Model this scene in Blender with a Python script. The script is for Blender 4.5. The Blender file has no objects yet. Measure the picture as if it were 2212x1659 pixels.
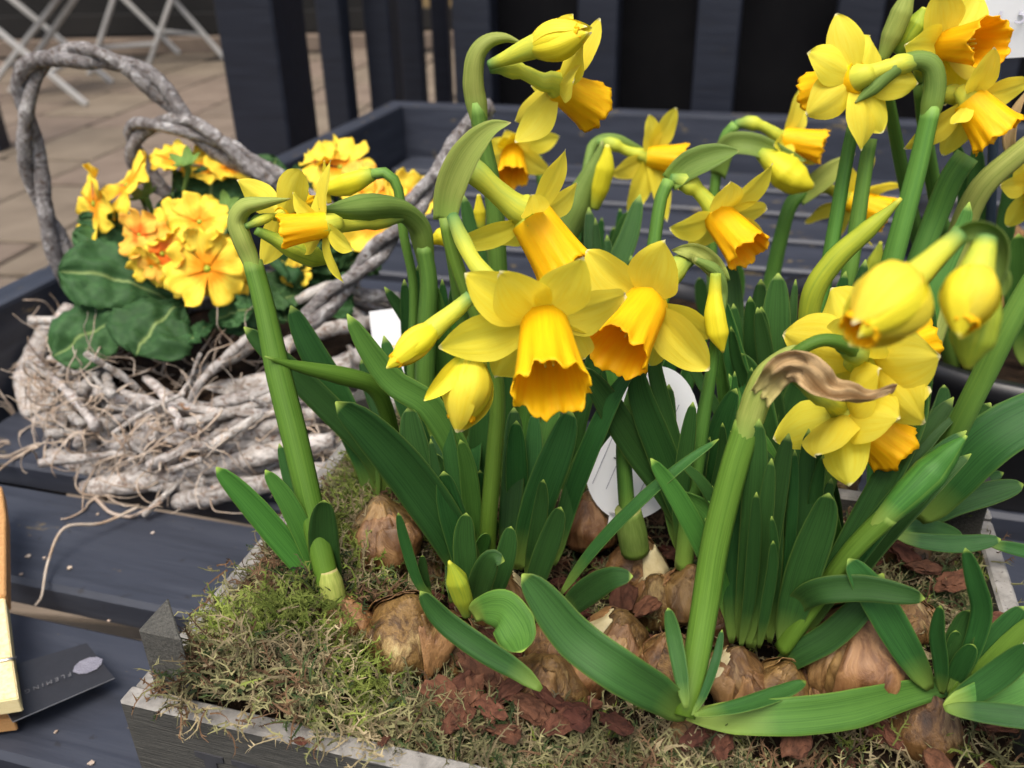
import bpy, bmesh, math, random
import numpy as np
from mathutils import Vector, Matrix, noise

# ------------------------------------------------------------------ camera, world, sun, exposure
SC = bpy.context.scene
COL = SC.collection
FPX = 1900.0                        # focal length in pixels of a 2212 x 1659 frame
PITCH, ROLL, CAMH = math.radians(28), math.radians(1.2), 0.345
cp, sp = math.cos(PITCH), math.sin(PITCH)
CAM = np.array([0.0, 0.0, CAMH])
FW = np.array([0, cp, -sp])
_up = np.array([0, sp, cp]); _ri = np.array([1.0, 0, 0])
RI = _ri * math.cos(ROLL) - _up * math.sin(ROLL)
UPV = _up * math.cos(ROLL) + _ri * math.sin(ROLL)
cd = bpy.data.cameras.new('camera'); cam = bpy.data.objects.new('camera', cd); COL.objects.link(cam)
cam.matrix_world = Matrix(((RI[0], UPV[0], -FW[0], CAM[0]), (RI[1], UPV[1], -FW[1], CAM[1]),
                           (RI[2], UPV[2], -FW[2], CAM[2]), (0, 0, 0, 1)))
cd.sensor_fit = 'HORIZONTAL'; cd.sensor_width = 36.0; cd.lens = 36.0 * FPX / 2212.0
cd.clip_start = 0.01; cd.clip_end = 200.0
cd.dof.use_dof = True; cd.dof.focus_distance = 0.34; cd.dof.aperture_fstop = 11.5
SC.camera = cam

SUN_EL, SUN_AZ = math.radians(66), math.radians(200)
w = bpy.data.worlds.new('World'); SC.world = w; w.use_nodes = True
wn = w.node_tree; bg = wn.nodes['Background']
sky = wn.nodes.new('ShaderNodeTexSky'); sky.sky_type = 'NISHITA'; sky.sun_disc = False
sky.sun_elevation = SUN_EL; sky.sun_rotation = SUN_AZ
sky.air_density = 1.0; sky.dust_density = 6.0; sky.ozone_density = 1.0
wn.links.new(sky.outputs[0], bg.inputs[0]); bg.inputs[1].default_value = 0.12
sd = bpy.data.lights.new('sun', 'SUN'); sd.energy = 1.5; sd.angle = math.radians(35); sd.color = (1.0, 0.97, 0.93)
so = bpy.data.objects.new('sun', sd); COL.objects.link(so)
_d = Vector((math.sin(SUN_AZ) * math.cos(SUN_EL), math.cos(SUN_AZ) * math.cos(SUN_EL), math.sin(SUN_EL)))
so.rotation_euler = _d.to_track_quat('Z', 'Y').to_euler(); so.location = (0, -2, 4)
vs = SC.view_settings
vs.view_transform = 'Standard'; vs.look = 'None'; vs.exposure = 0.98; vs.gamma = 1.0; vs.use_curve_mapping = False
vs.use_white_balance = True; vs.white_balance_temperature = 6550; vs.white_balance_tint = 8
SC.cycles.use_denoising = True
SC.cycles.max_bounces = 8; SC.cycles.transparent_max_bounces = 6
rng = random.Random(11)

# ------------------------------------------------------------------ unprojection helpers (pixel + real distance -> place)
def ray(u, v): return FW + (u - 1106) / FPX * RI - (v - 829.5) / FPX * UPV
def UY(u, v, y): k = ray(u, v); return CAM + k * (y / k[1])
def UZ(u, v, z): k = ray(u, v); return CAM + k * ((z - CAMH) / k[2])
def mpp(q): return float((np.asarray(q) - CAM) @ FW) / FPX      # metres that one pixel spans at q
def nrm(a): a = np.asarray(a, float); return a / (np.linalg.norm(a) + 1e-12)

def path(pts, n=24, y0=None, y1=None):
    """pixel control points (u,v[,y]) -> smooth 3-D curve; y runs from y0 to y1 where not given"""
    uv = np.array([p[:2] for p in pts], float)
    L = np.r_[0, np.cumsum(np.linalg.norm(np.diff(uv, axis=0), axis=1))]; L /= L[-1]
    P = []
    for p, t in zip(pts, L):
        y = p[2] if len(p) > 2 else y0 + (y1 - y0) * t
        P.append(UY(p[0], p[1], y))
    return spline(np.array(P), n)

def spline(P, n=24, ts=None):
    P = np.asarray(P, float)
    if len(P) == 2: P = np.array([P[0], (P[0] + P[1]) / 2, P[1]])
    k = np.r_[0, np.cumsum(np.sqrt(np.linalg.norm(np.diff(P[:, :3], axis=0), axis=1)) + 1e-9)]
    D = np.r_[0, np.cumsum(np.linalg.norm(np.diff(P[:, :3], axis=0), axis=1) + 1e-9)]
    if ts is None: ts = np.linspace(0, 1, n)
    s = np.interp(np.asarray(ts) * D[-1], D, k)
    T = np.zeros_like(P)
    T[1:-1] = (P[2:] - P[:-2]) / (k[2:] - k[:-2])[:, None]
    T[0] = (P[1] - P[0]) / (k[1] - k[0]); T[-1] = (P[-1] - P[-2]) / (k[-1] - k[-2])
    i = np.clip(np.searchsorted(k, s, side='right') - 1, 0, len(P) - 2)
    h = (k[i + 1] - k[i])[:, None]; x = ((s - k[i])[:, None]) / h
    return ((2*x**3 - 3*x**2 + 1) * P[i] + (x**3 - 2*x**2 + x) * h * T[i] + (-2*x**3 + 3*x**2) * P[i + 1] + (x**3 - x**2) * h * T[i + 1])

# ------------------------------------------------------------------ object helpers
def mesh_data(name, V, F, mat, uv=None, smooth=True, colors=None):
    me = bpy.data.meshes.new(name)
    me.from_pydata([tuple(map(float, v)) for v in V], [], [tuple(f) for f in F])
    if uv is not None:
        ul = me.uv_layers.new(name='UVMap')
        li = np.empty(len(me.loops), dtype=np.int32); me.loops.foreach_get('vertex_index', li)
        ul.data.foreach_set('uv', np.asarray(uv, dtype=np.float32)[li].ravel())
    if colors is not None:
        ca = me.color_attributes.new('tint', 'FLOAT_COLOR', 'POINT')
        c4 = np.c_[np.asarray(colors, dtype=np.float32), np.ones(len(V), dtype=np.float32)]
        ca.data.foreach_set('color', c4.astype(np.float32).ravel())
    if smooth: me.polygons.foreach_set('use_smooth', [True] * len(me.polygons))
    me.materials.append(mat); me.update()
    return me

def put(name, me, parent=None, loc=None, rot=None, scale=None):
    o = bpy.data.objects.new(name, me); COL.objects.link(o)
    base = np.zeros(3)
    if parent is not None:
        o.parent = parent
        if parent.type == 'EMPTY': base = -np.array(parent.location)
    o.location = tuple(base + (np.asarray(loc) if loc is not None else 0))
    if rot is not None: o.rotation_euler = rot
    if scale is not None: o.scale = scale
    return o

def mk(name, V, F, mat, parent=None, uv=None, smooth=True, colors=None):
    return put(name, mesh_data(name, V, F, mat, uv, smooth, colors), parent)

def tag(o, label, cat, group=None, kind=None):
    if label: o['label'] = label
    if cat: o['category'] = cat
    if group: o['group'] = group
    if kind: o['kind'] = kind
    return o

def thing(name, loc, label, cat, group=None):
    o = bpy.data.objects.new(name, None); COL.objects.link(o)
    o.location = tuple(loc); o.empty_display_size = 0.01
    return tag(o, label, cat, group)

def grid_faces(n, m, closed=False, off=0, flip=False):
    F = []
    mm = m if closed else m - 1
    for i in range(n - 1):
        for j in range(mm):
            a = off + i*m + j; b = off + i*m + (j+1) % m; c = off + (i+1)*m + (j+1) % m; d = off + (i+1)*m + j
            F.append((a, d, c, b) if flip else (a, b, c, d))
    return F

def frames(P):
    T = np.gradient(P, axis=0); T /= (np.linalg.norm(T, axis=1)[:, None] + 1e-12)
    a = np.array([0, 0, 1.0]) if abs(T[0][2]) < .9 else np.array([1.0, 0, 0])
    N = [nrm(np.cross(T[0], a))]
    for i in range(1, len(P)):
        x = N[-1] - T[i] * (N[-1] @ T[i]); N.append(nrm(x))
    N = np.array(N); B = np.cross(T, N)
    return T, N, B

def tube_geo(P, R, m=10, mod=None, closed_ends=True, uvs=None):
    """P curve (n,3), R radii (n,), mod(t,phi)->factor"""
    n = len(P); T, N, B = frames(P)
    t = np.linspace(0, 1, n); ph = np.linspace(0, 2*np.pi, m, endpoint=False)
    TT, PH = np.meshgrid(t, ph, indexing='ij')
    r = np.asarray(R)[:, None] * (mod(TT, PH) if mod else 1.0) * np.ones_like(PH)
    V = P[:, None, :] + r[..., None] * (np.cos(PH)[..., None] * N[:, None, :] + np.sin(PH)[..., None] * B[:, None, :])
    V = V.reshape(-1, 3); F = grid_faces(n, m, True, flip=True)
    uv = np.stack([PH / (2*np.pi), TT], -1).reshape(-1, 2)
    if closed_ends:
        k = len(V); V = np.r_[V, [P[0]], [P[-1]]]; uv = np.r_[uv, [[.5, 0]], [[.5, 1]]]
        for j in range(m):
            F.append((k, j, (j+1) % m)); e = (n-1)*m; F.append((k+1, e + (j+1) % m, e + j))
    return V, F, uv

def tube(name, P, R, mat, parent=None, m=10, mod=None):
    V, F, uv = tube_geo(P, R, m, mod)
    return mk(name, V, F, mat, parent, uv)

def prof(t, pts): return np.interp(t, [p[0] for p in pts], [p[1] for p in pts])

def sheet_geo(G, th, N):
    """closed thin slab over a grid of points G (n,m,3) with normals N, thickness th(n,m)"""
    n, m = G.shape[:2]
    A = G.reshape(-1, 3); Bm = (G - N * th[..., None]).reshape(-1, 3)
    V = np.r_[A, Bm]; k = n*m
    F = grid_faces(n, m) + grid_faces(n, m, off=k, flip=True)
    for i in range(n-1):
        F.append((i*m, (i+1)*m, k+(i+1)*m, k+i*m)); F.append((i*m+m-1, k+i*m+m-1, k+(i+1)*m+m-1, (i+1)*m+m-1))
    for j in range(m-1):
        F.append((j, k+j, k+j+1, j+1)); e = (n-1)*m; F.append((e+j, e+j+1, k+e+j+1, k+e+j))
    return V, F

BLADE = [(0, .2), (.05, .45), (.12, .66), (.3, .9), (.5, 1), (.68, .98), (.82, .86), (.91, .68), (.96, .47), (.985, .26), (1, .05)]
POINTED = [(0, .7), (.15, .85), (.35, 1), (.55, .98), (.72, .8), (.86, .5), (.95, .22), (1, .03)]
def blade_geo(P3, w, roll=0.0, channel=.22, thick=.0011, profile=BLADE, m=7, crumple=0.0, seed=0):
    """strap leaf along P3 (base -> tip), w metres wide, facing the viewer and turned by roll about its axis"""
    n = len(P3); t = np.linspace(0, 1, n)
    T = np.gradient(P3, axis=0); T /= np.linalg.norm(T, axis=1)[:, None] + 1e-12
    V = CAM - P3; V /= np.linalg.norm(V, axis=1)[:, None]
    S = np.cross(T, V); S /= np.linalg.norm(S, axis=1)[:, None] + 1e-9
    for i in range(1, n):
        S[i] = nrm(.6*S[i] + .4*S[i-1] * np.sign(S[i] @ S[i-1] + 1e-9)) if (S[i] @ S[i-1]) > 0 else S[i-1]
    N = np.cross(S, T)
    r = np.deg2rad(np.interp(t, [0, 1], roll if isinstance(roll, (tuple, list)) else [roll, roll]))
    S2 = S*np.cos(r)[:, None] + N*np.sin(r)[:, None]; N2 = np.cross(S2, T); N2 *= np.sign((N2*N).sum(1) + 1e-9)[:, None]
    ww = np.asarray(w) * prof(t, profile)
    s = np.linspace(-1, 1, m)
    G = P3[:, None, :] + S2[:, None, :]*(s[None, :, None]*ww[:, None, None]/2) + N2[:, None, :]*(channel*(s[None, :, None]**2 - .4)*ww[:, None, None]/2)
    if crumple:
        for i in range(n):
            for j in range(m):
                G[i, j] += N2[i]*crumple*(noise.noise(Vector((i*.16 + seed*7.1, j*.3, seed))) + .3*noise.noise(Vector((i*.4 + seed*3.1, j*.9, seed))))
    NN = np.repeat(N2[:, None, :], m, 1)
    th = thick*(1 - .75*s[None, :]**2)*np.minimum(1, prof(t, profile)*1.6)[:, None]
    Vx, F = sheet_geo(G, th, NN)
    uv = np.stack(np.broadcast_arrays((s[None, :]+1)/2, t[:, None]), -1).reshape(-1, 2)
    return Vx, F, np.r_[uv, uv]

def boxgeo(sx, sy, sz, bev=.002, seg=1):
    bm = bmesh.new(); bmesh.ops.create_cube(bm, size=1.0)
    bmesh.ops.scale(bm, vec=(sx, sy, sz), verts=bm.verts)
    if bev > 0: bmesh.ops.bevel(bm, geom=bm.edges[:] + bm.verts[:], offset=bev, segments=seg, affect='EDGES', profile=.6)
    V = [v.co[:] for v in bm.verts]; bm.verts.index_update(); F = [[v.index for v in f.verts] for f in bm.faces]
    bm.free(); return np.array(V), F

def boxmesh(name, sx, sy, sz, mat, bev=.002, seg=1):
    V, F = boxgeo(sx, sy, sz, bev, seg); return mesh_data(name, V, F, mat, smooth=False)

# ------------------------------------------------------------------ materials
def lin(r, g, b):
    f = lambda c: ((c/255 + .055)/1.055)**2.4 if c > 10 else c/255/12.92
    return (f(r), f(g), f(b), 1)

class NT:
    def __init__(s, name):
        s.m = bpy.data.materials.new(name); s.m.use_nodes = True; s.t = s.m.node_tree; s.n = s.t.nodes
        s.bsdf = s.n['Principled BSDF']; s.out = s.n['Material Output']
    def N(s, kind, **kw):
        x = s.n.new('ShaderNode' + kind)
        for k, v in kw.items(): setattr(x, k, v)
        return x
    def L(s, a, b): s.t.links.new(a, b)
    def coord(s, which='Object', scale=(1, 1, 1), rot=(0, 0, 0)):
        c = s.N('TexCoord'); mp = s.N('Mapping'); s.L(c.outputs[which], mp.inputs[0])
        mp.inputs['Scale'].default_value = scale; mp.inputs['Rotation'].default_value = rot
        return mp.outputs[0]
    def noise(s, vec, scale=5, detail=5, rough=.6, dist=0):
        x = s.N('TexNoise'); s.L(vec, x.inputs['Vector'])
        x.inputs['Scale'].default_value = scale; x.inputs['Detail'].default_value = detail
        x.inputs['Roughness'].default_value = rough; x.inputs['Distortion'].default_value = dist
        return x.outputs[0]
    def ramp(s, fac, stops):
        r = s.N('ValToRGB'); e = r.color_ramp.elements
        while len(e) < len(stops): e.new(.5)
        for el, (p, c) in zip(e, stops): el.position = p; el.color = c
        s.L(fac, r.inputs[0]); return r.outputs[0]
    def mix(s, fac, a, b, mode='MIX'):
        x = s.N('MixRGB', blend_type=mode)
        for i, v in enumerate((fac, a, b)):
            if hasattr(v, 'links'): s.L(v, x.inputs[i])
            else: x.inputs[i].default_value = v
        return x.outputs[0]
    def sep(s, vec):
        x = s.N('SeparateXYZ'); s.L(vec, x.inputs[0]); return x.outputs
    def bump(s, h, strength=.3, dist=.001):
        b = s.N('Bump'); b.inputs['Strength'].default_value = strength; b.inputs['Distance'].default_value = dist
        s.L(h, b.inputs['Height']); s.L(b.outputs[0], s.bsdf.inputs['Normal']); return b.outputs[0]
    def col(s, c): s.L(c, s.bsdf.inputs['Base Color'])
    def vary(s, c, amt=.25, hue=.02):
        oi = s.N('ObjectInfo'); hs = s.N('HueSaturation')
        mr = s.N('MapRange'); mr.inputs[3].default_value = 1 - amt; mr.inputs[4].default_value = 1 + amt
        s.L(oi.outputs['Random'], mr.inputs[0]); s.L(mr.outputs[0], hs.inputs['Value'])
        m2 = s.N('MapRange'); m2.inputs[3].default_value = .5 - hue; m2.inputs[4].default_value = .5 + hue
        ml = s.N('Math', operation='MULTIPLY'); ml.inputs[1].default_value = 7.31
        fr = s.N('Math', operation='FRACT'); s.L(oi.outputs['Random'], ml.inputs[0]); s.L(ml.outputs[0], fr.inputs[0]); s.L(fr.outputs[0], m2.inputs[0])
        s.L(m2.outputs[0], hs.inputs['Hue']); s.L(c, hs.inputs['Color']); return hs.outputs[0]
    def set(s, rough=.6, spec=.4, sheen=0):
        s.bsdf.inputs['Roughness'].default_value = rough; s.bsdf.inputs['Specular IOR Level'].default_value = spec; return s
    def translucent(s, color, fac):
        tr = s.N('BsdfTranslucent'); s.L(color, tr.inputs[0])
        mx = s.N('MixShader'); mx.inputs[0].default_value = fac
        s.L(s.bsdf.outputs[0], mx.inputs[1]); s.L(tr.outputs[0], mx.inputs[2]); s.L(mx.outputs[0], s.out.inputs[0])

def petal_mat(name, base, deep, root, tip, trans=.32, stripe=26, vary=.05):
    k = NT(name); uvv = k.coord('UV'); x, y, z = k.sep(uvv)
    st = k.noise(k.coord('UV', (stripe, 2.2, 1)), 1.0, 4, .6, .3)
    c = k.ramp(st, [(.3, deep), (.62, base)])
    big = k.noise(k.coord('Object', (1, 1, 1)), 90, 2, .5)
    c = k.mix(k.ramp(big, [(.35, (0, 0, 0, 1)), (.75, (.45, .45, .45, 1))]), c, deep)
    fr = k.ramp(y, [(0, (1, 1, 1, 1)), (.3, (0, 0, 0, 1))]); c = k.mix(fr, c, root)
    ft = k.ramp(y, [(.955, (0, 0, 0, 1)), (.985, (.9, .9, .9, 1))]); c = k.mix(ft, c, tip)
    c = k.vary(c, vary, .006)
    k.col(c); k.set(.55, .25); k.bump(st, .35, .0006); k.translucent(c, trans); return k.m

M = {}
M['tepal'] = petal_mat('tepal_yellow', (.9, .8, .085, 1), (.88, .73, .045, 1), (.85, .74, .06, 1), (.9, .85, .5, 1), .46)
M['corona'] = petal_mat('corona_orange', (.95, .63, .008, 1), (.94, .53, .006, 1), (.93, .62, .012, 1), (.93, .58, .008, 1), .4, 60)
M['bud'] = petal_mat('bud_yellow', (.8, .7, .03, 1), (.68, .6, .025, 1), (.34, .44, .05, 1), (.75, .7, .15, 1), .25, 30)
M['greenbud'] = petal_mat('bud_green', (.4, .45, .03, 1), (.22, .32, .03, 1), (.13, .25, .04, 1), (.55, .55, .06, 1), .2, 30)
M['tubeg'] = petal_mat('perianth_tube', (.62, .6, .05, 1), (.42, .5, .06, 1), (.1, .24, .07, 1), (.75, .64, .04, 1), .2, 18)

def leaf_mat(name, a, b, tipc, basec, gloss=.42, trans=.1, vary=.28):
    k = NT(name); x, y, z = k.sep(k.coord('UV'))
    st = k.noise(k.coord('UV', (34, 1.6, 1)), 1.0, 4, .65, .15)
    c = k.ramp(st, [(.34, a), (.62, b)])
    st2 = k.noise(k.coord('UV', (110, 2.5, 1)), 1.0, 3, .6, .1); c = k.mix(k.ramp(st2, [(.4, (0, 0, 0, 1)), (.7, (.55, .55, .55, 1))]), c, tuple(v*.62 for v in a[:3]) + (1,))
    edg = k.ramp(x, [(.0, (.16, .16, .16, 1)), (.05, (0, 0, 0, 1)), (.95, (0, 0, 0, 1)), (1.0, (.16, .16, .16, 1))]); c = k.mix(edg, c, tipc)
    big = k.noise(k.coord('Object'), 40, 3, .6)
    c = k.mix(k.ramp(big, [(.4, (0, 0, 0, 1)), (.8, (.4, .4, .4, 1))]), c, b)
    mid = k.ramp(x, [(.3, (0, 0, 0, 1)), (.5, (.3, .3, .3, 1)), (.7, (0, 0, 0, 1))]); c = k.mix(mid, c, b)
    c = k.vary(c, vary, .012)
    fb = k.ramp(y, [(0, (1, 1, 1, 1)), (.1, (.7, .7, .7, 1)), (.26, (0, 0, 0, 1))]); c = k.mix(fb, c, basec)
    ft = k.ramp(y, [(.965, (0, 0, 0, 1)), (.995, (.6, .6, .6, 1))]); c = k.mix(ft, c, tipc)
    rr = k.N('MapRange'); rr.inputs[3].default_value = gloss - .1; rr.inputs[4].default_value = gloss + .22; k.L(big, rr.inputs[0])
    k.col(c); k.set(gloss, .2); k.L(rr.outputs[0], k.bsdf.inputs['Roughness']); k.bump(st2, .3, .0005); k.translucent(c, trans); return k.m

M['leaf'] = leaf_mat('leaf_green', (0.0157, 0.0559, 0.0129, 1), (0.0365, 0.1118, 0.0234, 1), (0.3915, 0.5103, 0.0819, 1), (0.1305, 0.2066, 0.0351, 1))
M['leaflight'] = leaf_mat('leaf_bright', (0.035, 0.1125, 0.0175, 1), (0.0813, 0.2125, 0.035, 1), (0.4375, 0.5625, 0.0875, 1), (0.25, 0.35, 0.0625, 1), .42, .14, .12)
M['stem'] = leaf_mat('stem_green', (0.0569, 0.1518, 0.0253, 1), (0.1076, 0.2277, 0.038, 1), (0.253, 0.4175, 0.0886, 1), (0.2024, 0.3289, 0.0506, 1), .45, .08, .15)
M['stemlime'] = leaf_mat('stem_lime', (.065, .14, .014, 1), (.115, .21, .026, 1), (.22, .31, .06, 1), (.085, .16, .016, 1), .45, .1, .1)
M['spathe'] = leaf_mat('spathe_green', (.11, .2, .035, 1), (.21, .31, .07, 1), (.4, .4, .13, 1), (.19, .3, .05, 1), .5, .25, .12)
M['spathepale'] = leaf_mat('spathe_pale', (.22, .29, .05, 1), (.37, .41, .1, 1), (.5, .37, .2, 1), (.28, .4, .08, 1), .55, .25, .1)
M['spathedry'] = leaf_mat('spathe_dry', (0.351, 0.221, 0.0975, 1), (0.598, 0.416, 0.221, 1), (0.442, 0.221, 0.091, 1), (0.52, 0.468, 0.169, 1), .7, .2, .05)

def ramp_mat(name, stops, scale=8, stretch=(1, 1, 1), coord='Object', rough=.7, bump=.4, bdist=.002, spec=.3, detail=8, dist=.4, vary=0, fine=None):
    k = NT(name); v = k.coord(coord, stretch); nz = k.noise(v, scale, detail, .65, dist)
    c = k.ramp(nz, stops)
    if fine:
        f2 = k.noise(k.coord(coord), fine[0], 4, .6); c = k.mix(k.ramp(f2, [(fine[1], (0, 0, 0, 1)), (fine[2], (1, 1, 1, 1))]), c, fine[3])
    if vary: c = k.vary(c, vary, .01)
    k.col(c); k.set(rough, spec); k.bump(nz, bump, bdist); return k.m

M['bulb'] = ramp_mat('bulb_skin', [(.3, (0.0174, 0.0084, 0.0034, 1)), (.4, (0.0675, 0.0313, 0.0092, 1)), (.48, (0.1832, 0.0991, 0.032, 1)), (.54, (0.0868, 0.0418, 0.0135, 1)), (.62, (0.2604, 0.1668, 0.0673, 1)), (.72, (0.405, 0.3233, 0.1514, 1))], 70, (1, 1, .4), 'Object', .42, 1.0, .004, .45, 12, .7, .15)
M['bulbskin'] = ramp_mat('papery_skin', [(.3, (0.0287, 0.0131, 0.0049, 1)), (.44, (0.1245, 0.0604, 0.0195, 1)), (.56, (0.249, 0.1409, 0.0528, 1)), (.66, (0.0958, 0.0454, 0.0146, 1)), (.78, (0.3256, 0.2315, 0.1056, 1))], 75, (1, 1, .4), 'Object', .42, .9, .003, .45, 12, .7, .25)
M['bulbflesh'] = ramp_mat('bulb_flesh', [(.3, (0.32, 0.24, 0.12, 1)), (.45, (0.44, 0.368, 0.2, 1)), (.7, (0.544, 0.48, 0.288, 1))], 3, (4, 1, 1), 'UV', .5, .2)
M['bark'] = ramp_mat('bark_chip', [(.3, (0.0192, 0.0082, 0.0053, 1)), (.42, (0.0624, 0.024, 0.0144, 1)), (.58, (0.1056, 0.0408, 0.024, 1)), (.75, (0.1488, 0.0768, 0.0528, 1))], 1.5, (.6, 1.5, 1.2), 'Object', .85, .45, .004, .2, 8, .5, .35)
M['soil'] = ramp_mat('soil', [(.3, (0.0084, 0.0056, 0.0035, 1)), (.55, (0.028, 0.0168, 0.0098, 1)), (.75, (0.063, 0.0385, 0.021, 1))], 90, rough=.95, bump=1, bdist=.01, spec=.1)
M['crate'] = ramp_mat('crate_wood', [(.25, (0.0282, 0.0274, 0.0242, 1)), (.5, (0.0685, 0.066, 0.058, 1)), (.75, (0.1209, 0.1153, 0.1008, 1))], 18, (1, 1, 7), 'Generated', .8, .6, .002, .25, 10, .6, .12, (160, .58, .72, (0.0161, 0.0146, 0.0121, 1)))
M['crateedge'] = ramp_mat('crate_edge', [(.25, (0.1152, 0.108, 0.0972, 1)), (.5, (0.216, 0.2052, 0.1872, 1)), (.75, (0.3024, 0.288, 0.2664, 1))], 120, (1, 1, 1), 'Object', .85, .5, .002, .2, 8, .3, 0, (260, .62, .72, (0.0504, 0.0432, 0.036, 1)))
def paint_mat(name, dark, base, light, scuff, scuffcut=.66):
    k = NT(name); v = k.coord('Object', (1, 9, 9)); nz = k.noise(v, 9, 8, .6, .3)
    c = k.ramp(nz, [(.3, dark), (.5, base), (.75, light)])
    f = k.noise(k.coord('Object', (1, 2.2, 2.2)), 26, 6, .62, .3); k2 = k.ramp(f, [(scuffcut, (0, 0, 0, 1)), (scuffcut+.03, (1, 1, 1, 1))]); c = k.mix(k2, c, scuff)
    f3 = k.noise(k.coord('Object'), 120, 3, .5); c = k.mix(k.ramp(f3, [(.68, (0, 0, 0, 1)), (.72, (.6, .6, .6, 1))]), c, (.015, .014, .015, 1))
    c = k.vary(c, .1, .004)
    k.col(c); k.set(.5, .4); k.bump(nz, .35, .002); return k.m
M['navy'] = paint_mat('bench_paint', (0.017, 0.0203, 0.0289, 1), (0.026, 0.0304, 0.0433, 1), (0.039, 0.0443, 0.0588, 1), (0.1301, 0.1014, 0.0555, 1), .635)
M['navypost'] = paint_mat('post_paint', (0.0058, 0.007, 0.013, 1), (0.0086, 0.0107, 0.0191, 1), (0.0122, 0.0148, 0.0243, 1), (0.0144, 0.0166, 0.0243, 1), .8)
M['black'] = ramp_mat('dark_interior', [(.3, (.003, .003, .004, 1)), (.7, (.007, .007, .008, 1))], 10, rough=.9, spec=.1)  # near-black colour stands in for the shade of the interior behind the posts
M['plastic'] = ramp_mat('black_plastic', [(.3, (.008, .008, .009, 1)), (.7, (.015, .015, .017, 1))], 40, rough=.4, bump=.1, spec=.5)
M['paver'] = ramp_mat('paving_stone', [(.25, (0.0907, 0.0682, 0.05, 1)), (.5, (0.1406, 0.1092, 0.0814, 1)), (.78, (0.1904, 0.1501, 0.1127, 1))], 5, rough=.85, bump=.3, bdist=.004, vary=.1, fine=(60, .6, .8, (0.0907, 0.0728, 0.0555, 1)))
M['joint'] = ramp_mat('paving_joint', [(.3, (0.018, 0.0149, 0.0121, 1)), (.7, (0.0338, 0.0279, 0.0225, 1))], 30, rough=.95, bump=.6)
M['ochre'] = ramp_mat('ochre_wall', [(.3, (0.15, 0.1013, 0.045, 1)), (.7, (0.2025, 0.1425, 0.0675, 1))], 4, rough=.9, bump=.1)
M['darkwall'] = ramp_mat('dark_wall', [(.3, (.006, .006, .006, 1)), (.6, (.012, .011, .01, 1)), (.8, (.03, .028, .024, 1))], 1.3, rough=.9, bump=.2)
M['white'] = ramp_mat('white_paint', [(.3, (0.306, 0.2999, 0.2815, 1)), (.7, (0.4039, 0.3978, 0.3794, 1))], 20, rough=.5, bump=.1)
M['twig'] = ramp_mat('whitewashed_twig', [(.26, (0.0972, 0.0618, 0.0417, 1)), (.38, (0.2528, 0.2139, 0.1856, 1)), (.5, (0.4376, 0.4087, 0.3806, 1)), (.6, (0.564, 0.5322, 0.5012, 1)), (.7, (0.3501, 0.1901, 0.0928, 1))], 95, (1, 1, 1), 'Object', .9, 1.0, .006, .15, 12, 1.2, .2, (300, .56, .66, (0.1945, 0.1235, 0.0835, 1)))
M['root'] = ramp_mat('fine_root', [(.28, (0.1936, 0.1056, 0.0572, 1)), (.5, (0.3696, 0.2904, 0.2288, 1)), (.75, (0.4928, 0.44, 0.3872, 1))], 60, rough=.85, bump=.4, vary=.2)
M['handle'] = ramp_mat('greyed_vine', [(.28, (0.0575, 0.0437, 0.0368, 1)), (.42, (0.184, 0.1667, 0.161, 1)), (.55, (0.3105, 0.2932, 0.2875, 1)), (.64, (0.529, 0.5175, 0.506, 1)), (.75, (0.253, 0.161, 0.115, 1))], 100, (1, 1, 1), 'Object', .9, 1.0, .007, .15, 12, 1.2, .1, (260, .55, .66, (0.115, 0.0862, 0.069, 1)))

def attr_mat(name, rough=.8, trans=.15):
    k = NT(name); a = k.N('Attribute', attribute_name='tint'); k.col(a.outputs[0]); k.set(rough, .2); k.translucent(a.outputs[0], trans); return k.m
M['moss'] = attr_mat('moss_strands')

def prim_leaf_mat():
    k = NT('primrose_leaf'); x, y, z = k.sep(k.coord('UV'))
    vz = k.N('TexVoronoi'); vz.inputs['Scale'].default_value = 1; k.L(k.coord('UV', (13, 17, 1)), vz.inputs['Vector'])
    h = vz.outputs['Distance']
    c = k.ramp(h, [(.05, (.04, .1, .03, 1)), (.7, (.027, .072, .022, 1))])
    c = k.vary(c, .2, .012)
    mid = k.ramp(x, [(.47, (0, 0, 0, 1)), (.5, (1, 1, 1, 1)), (.53, (0, 0, 0, 1))]); c = k.mix(mid, c, (.2, .27, .09, 1))
    k.col(c); k.set(.66, .2); k.bump(h, -.9, .006); k.translucent(c, .06); return k.m
M['primleaf'] = prim_leaf_mat()
def prim_petal_mat(name, a, b, centre):
    k = NT(name); x, y, z = k.sep(k.coord('UV'))
    st = k.noise(k.coord('UV', (16, 2.5, 1)), 1, 3, .6)
    c = k.ramp(st, [(.3, a), (.7, b)])
    n2 = k.noise(k.coord('UV', (9, 1.5, 1)), 1, 3, .6); ad = k.N('Math', operation='MULTIPLY_ADD'); k.L(n2, ad.inputs[0]); ad.inputs[1].default_value = -.5; k.L(y, ad.inputs[2])
    fr = k.ramp(ad.outputs[0], [(-.0, (1, 1, 1, 1)), (.2, (0, 0, 0, 1))]); c = k.mix(fr, c, centre)
    k.col(c); k.set(.6, .2); k.bump(st, .4, .001); k.translucent(c, .3); return k.m
M['primpetal'] = prim_petal_mat('primrose_petal', (.9, .62, .04, 1), (.9, .74, .09, 1), (.9, .36, .015, 1))
M['primpetal2'] = prim_petal_mat('primrose_petal_orange', (.86, .42, .06, 1), (.9, .62, .09, 1), (.82, .2, .02, 1))
M['calyx'] = leaf_mat('calyx_green', (.1, .2, .035, 1), (.2, .33, .08, 1), (.25, .38, .1, 1), (.12, .22, .05, 1), .55, .2, .15)
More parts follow.
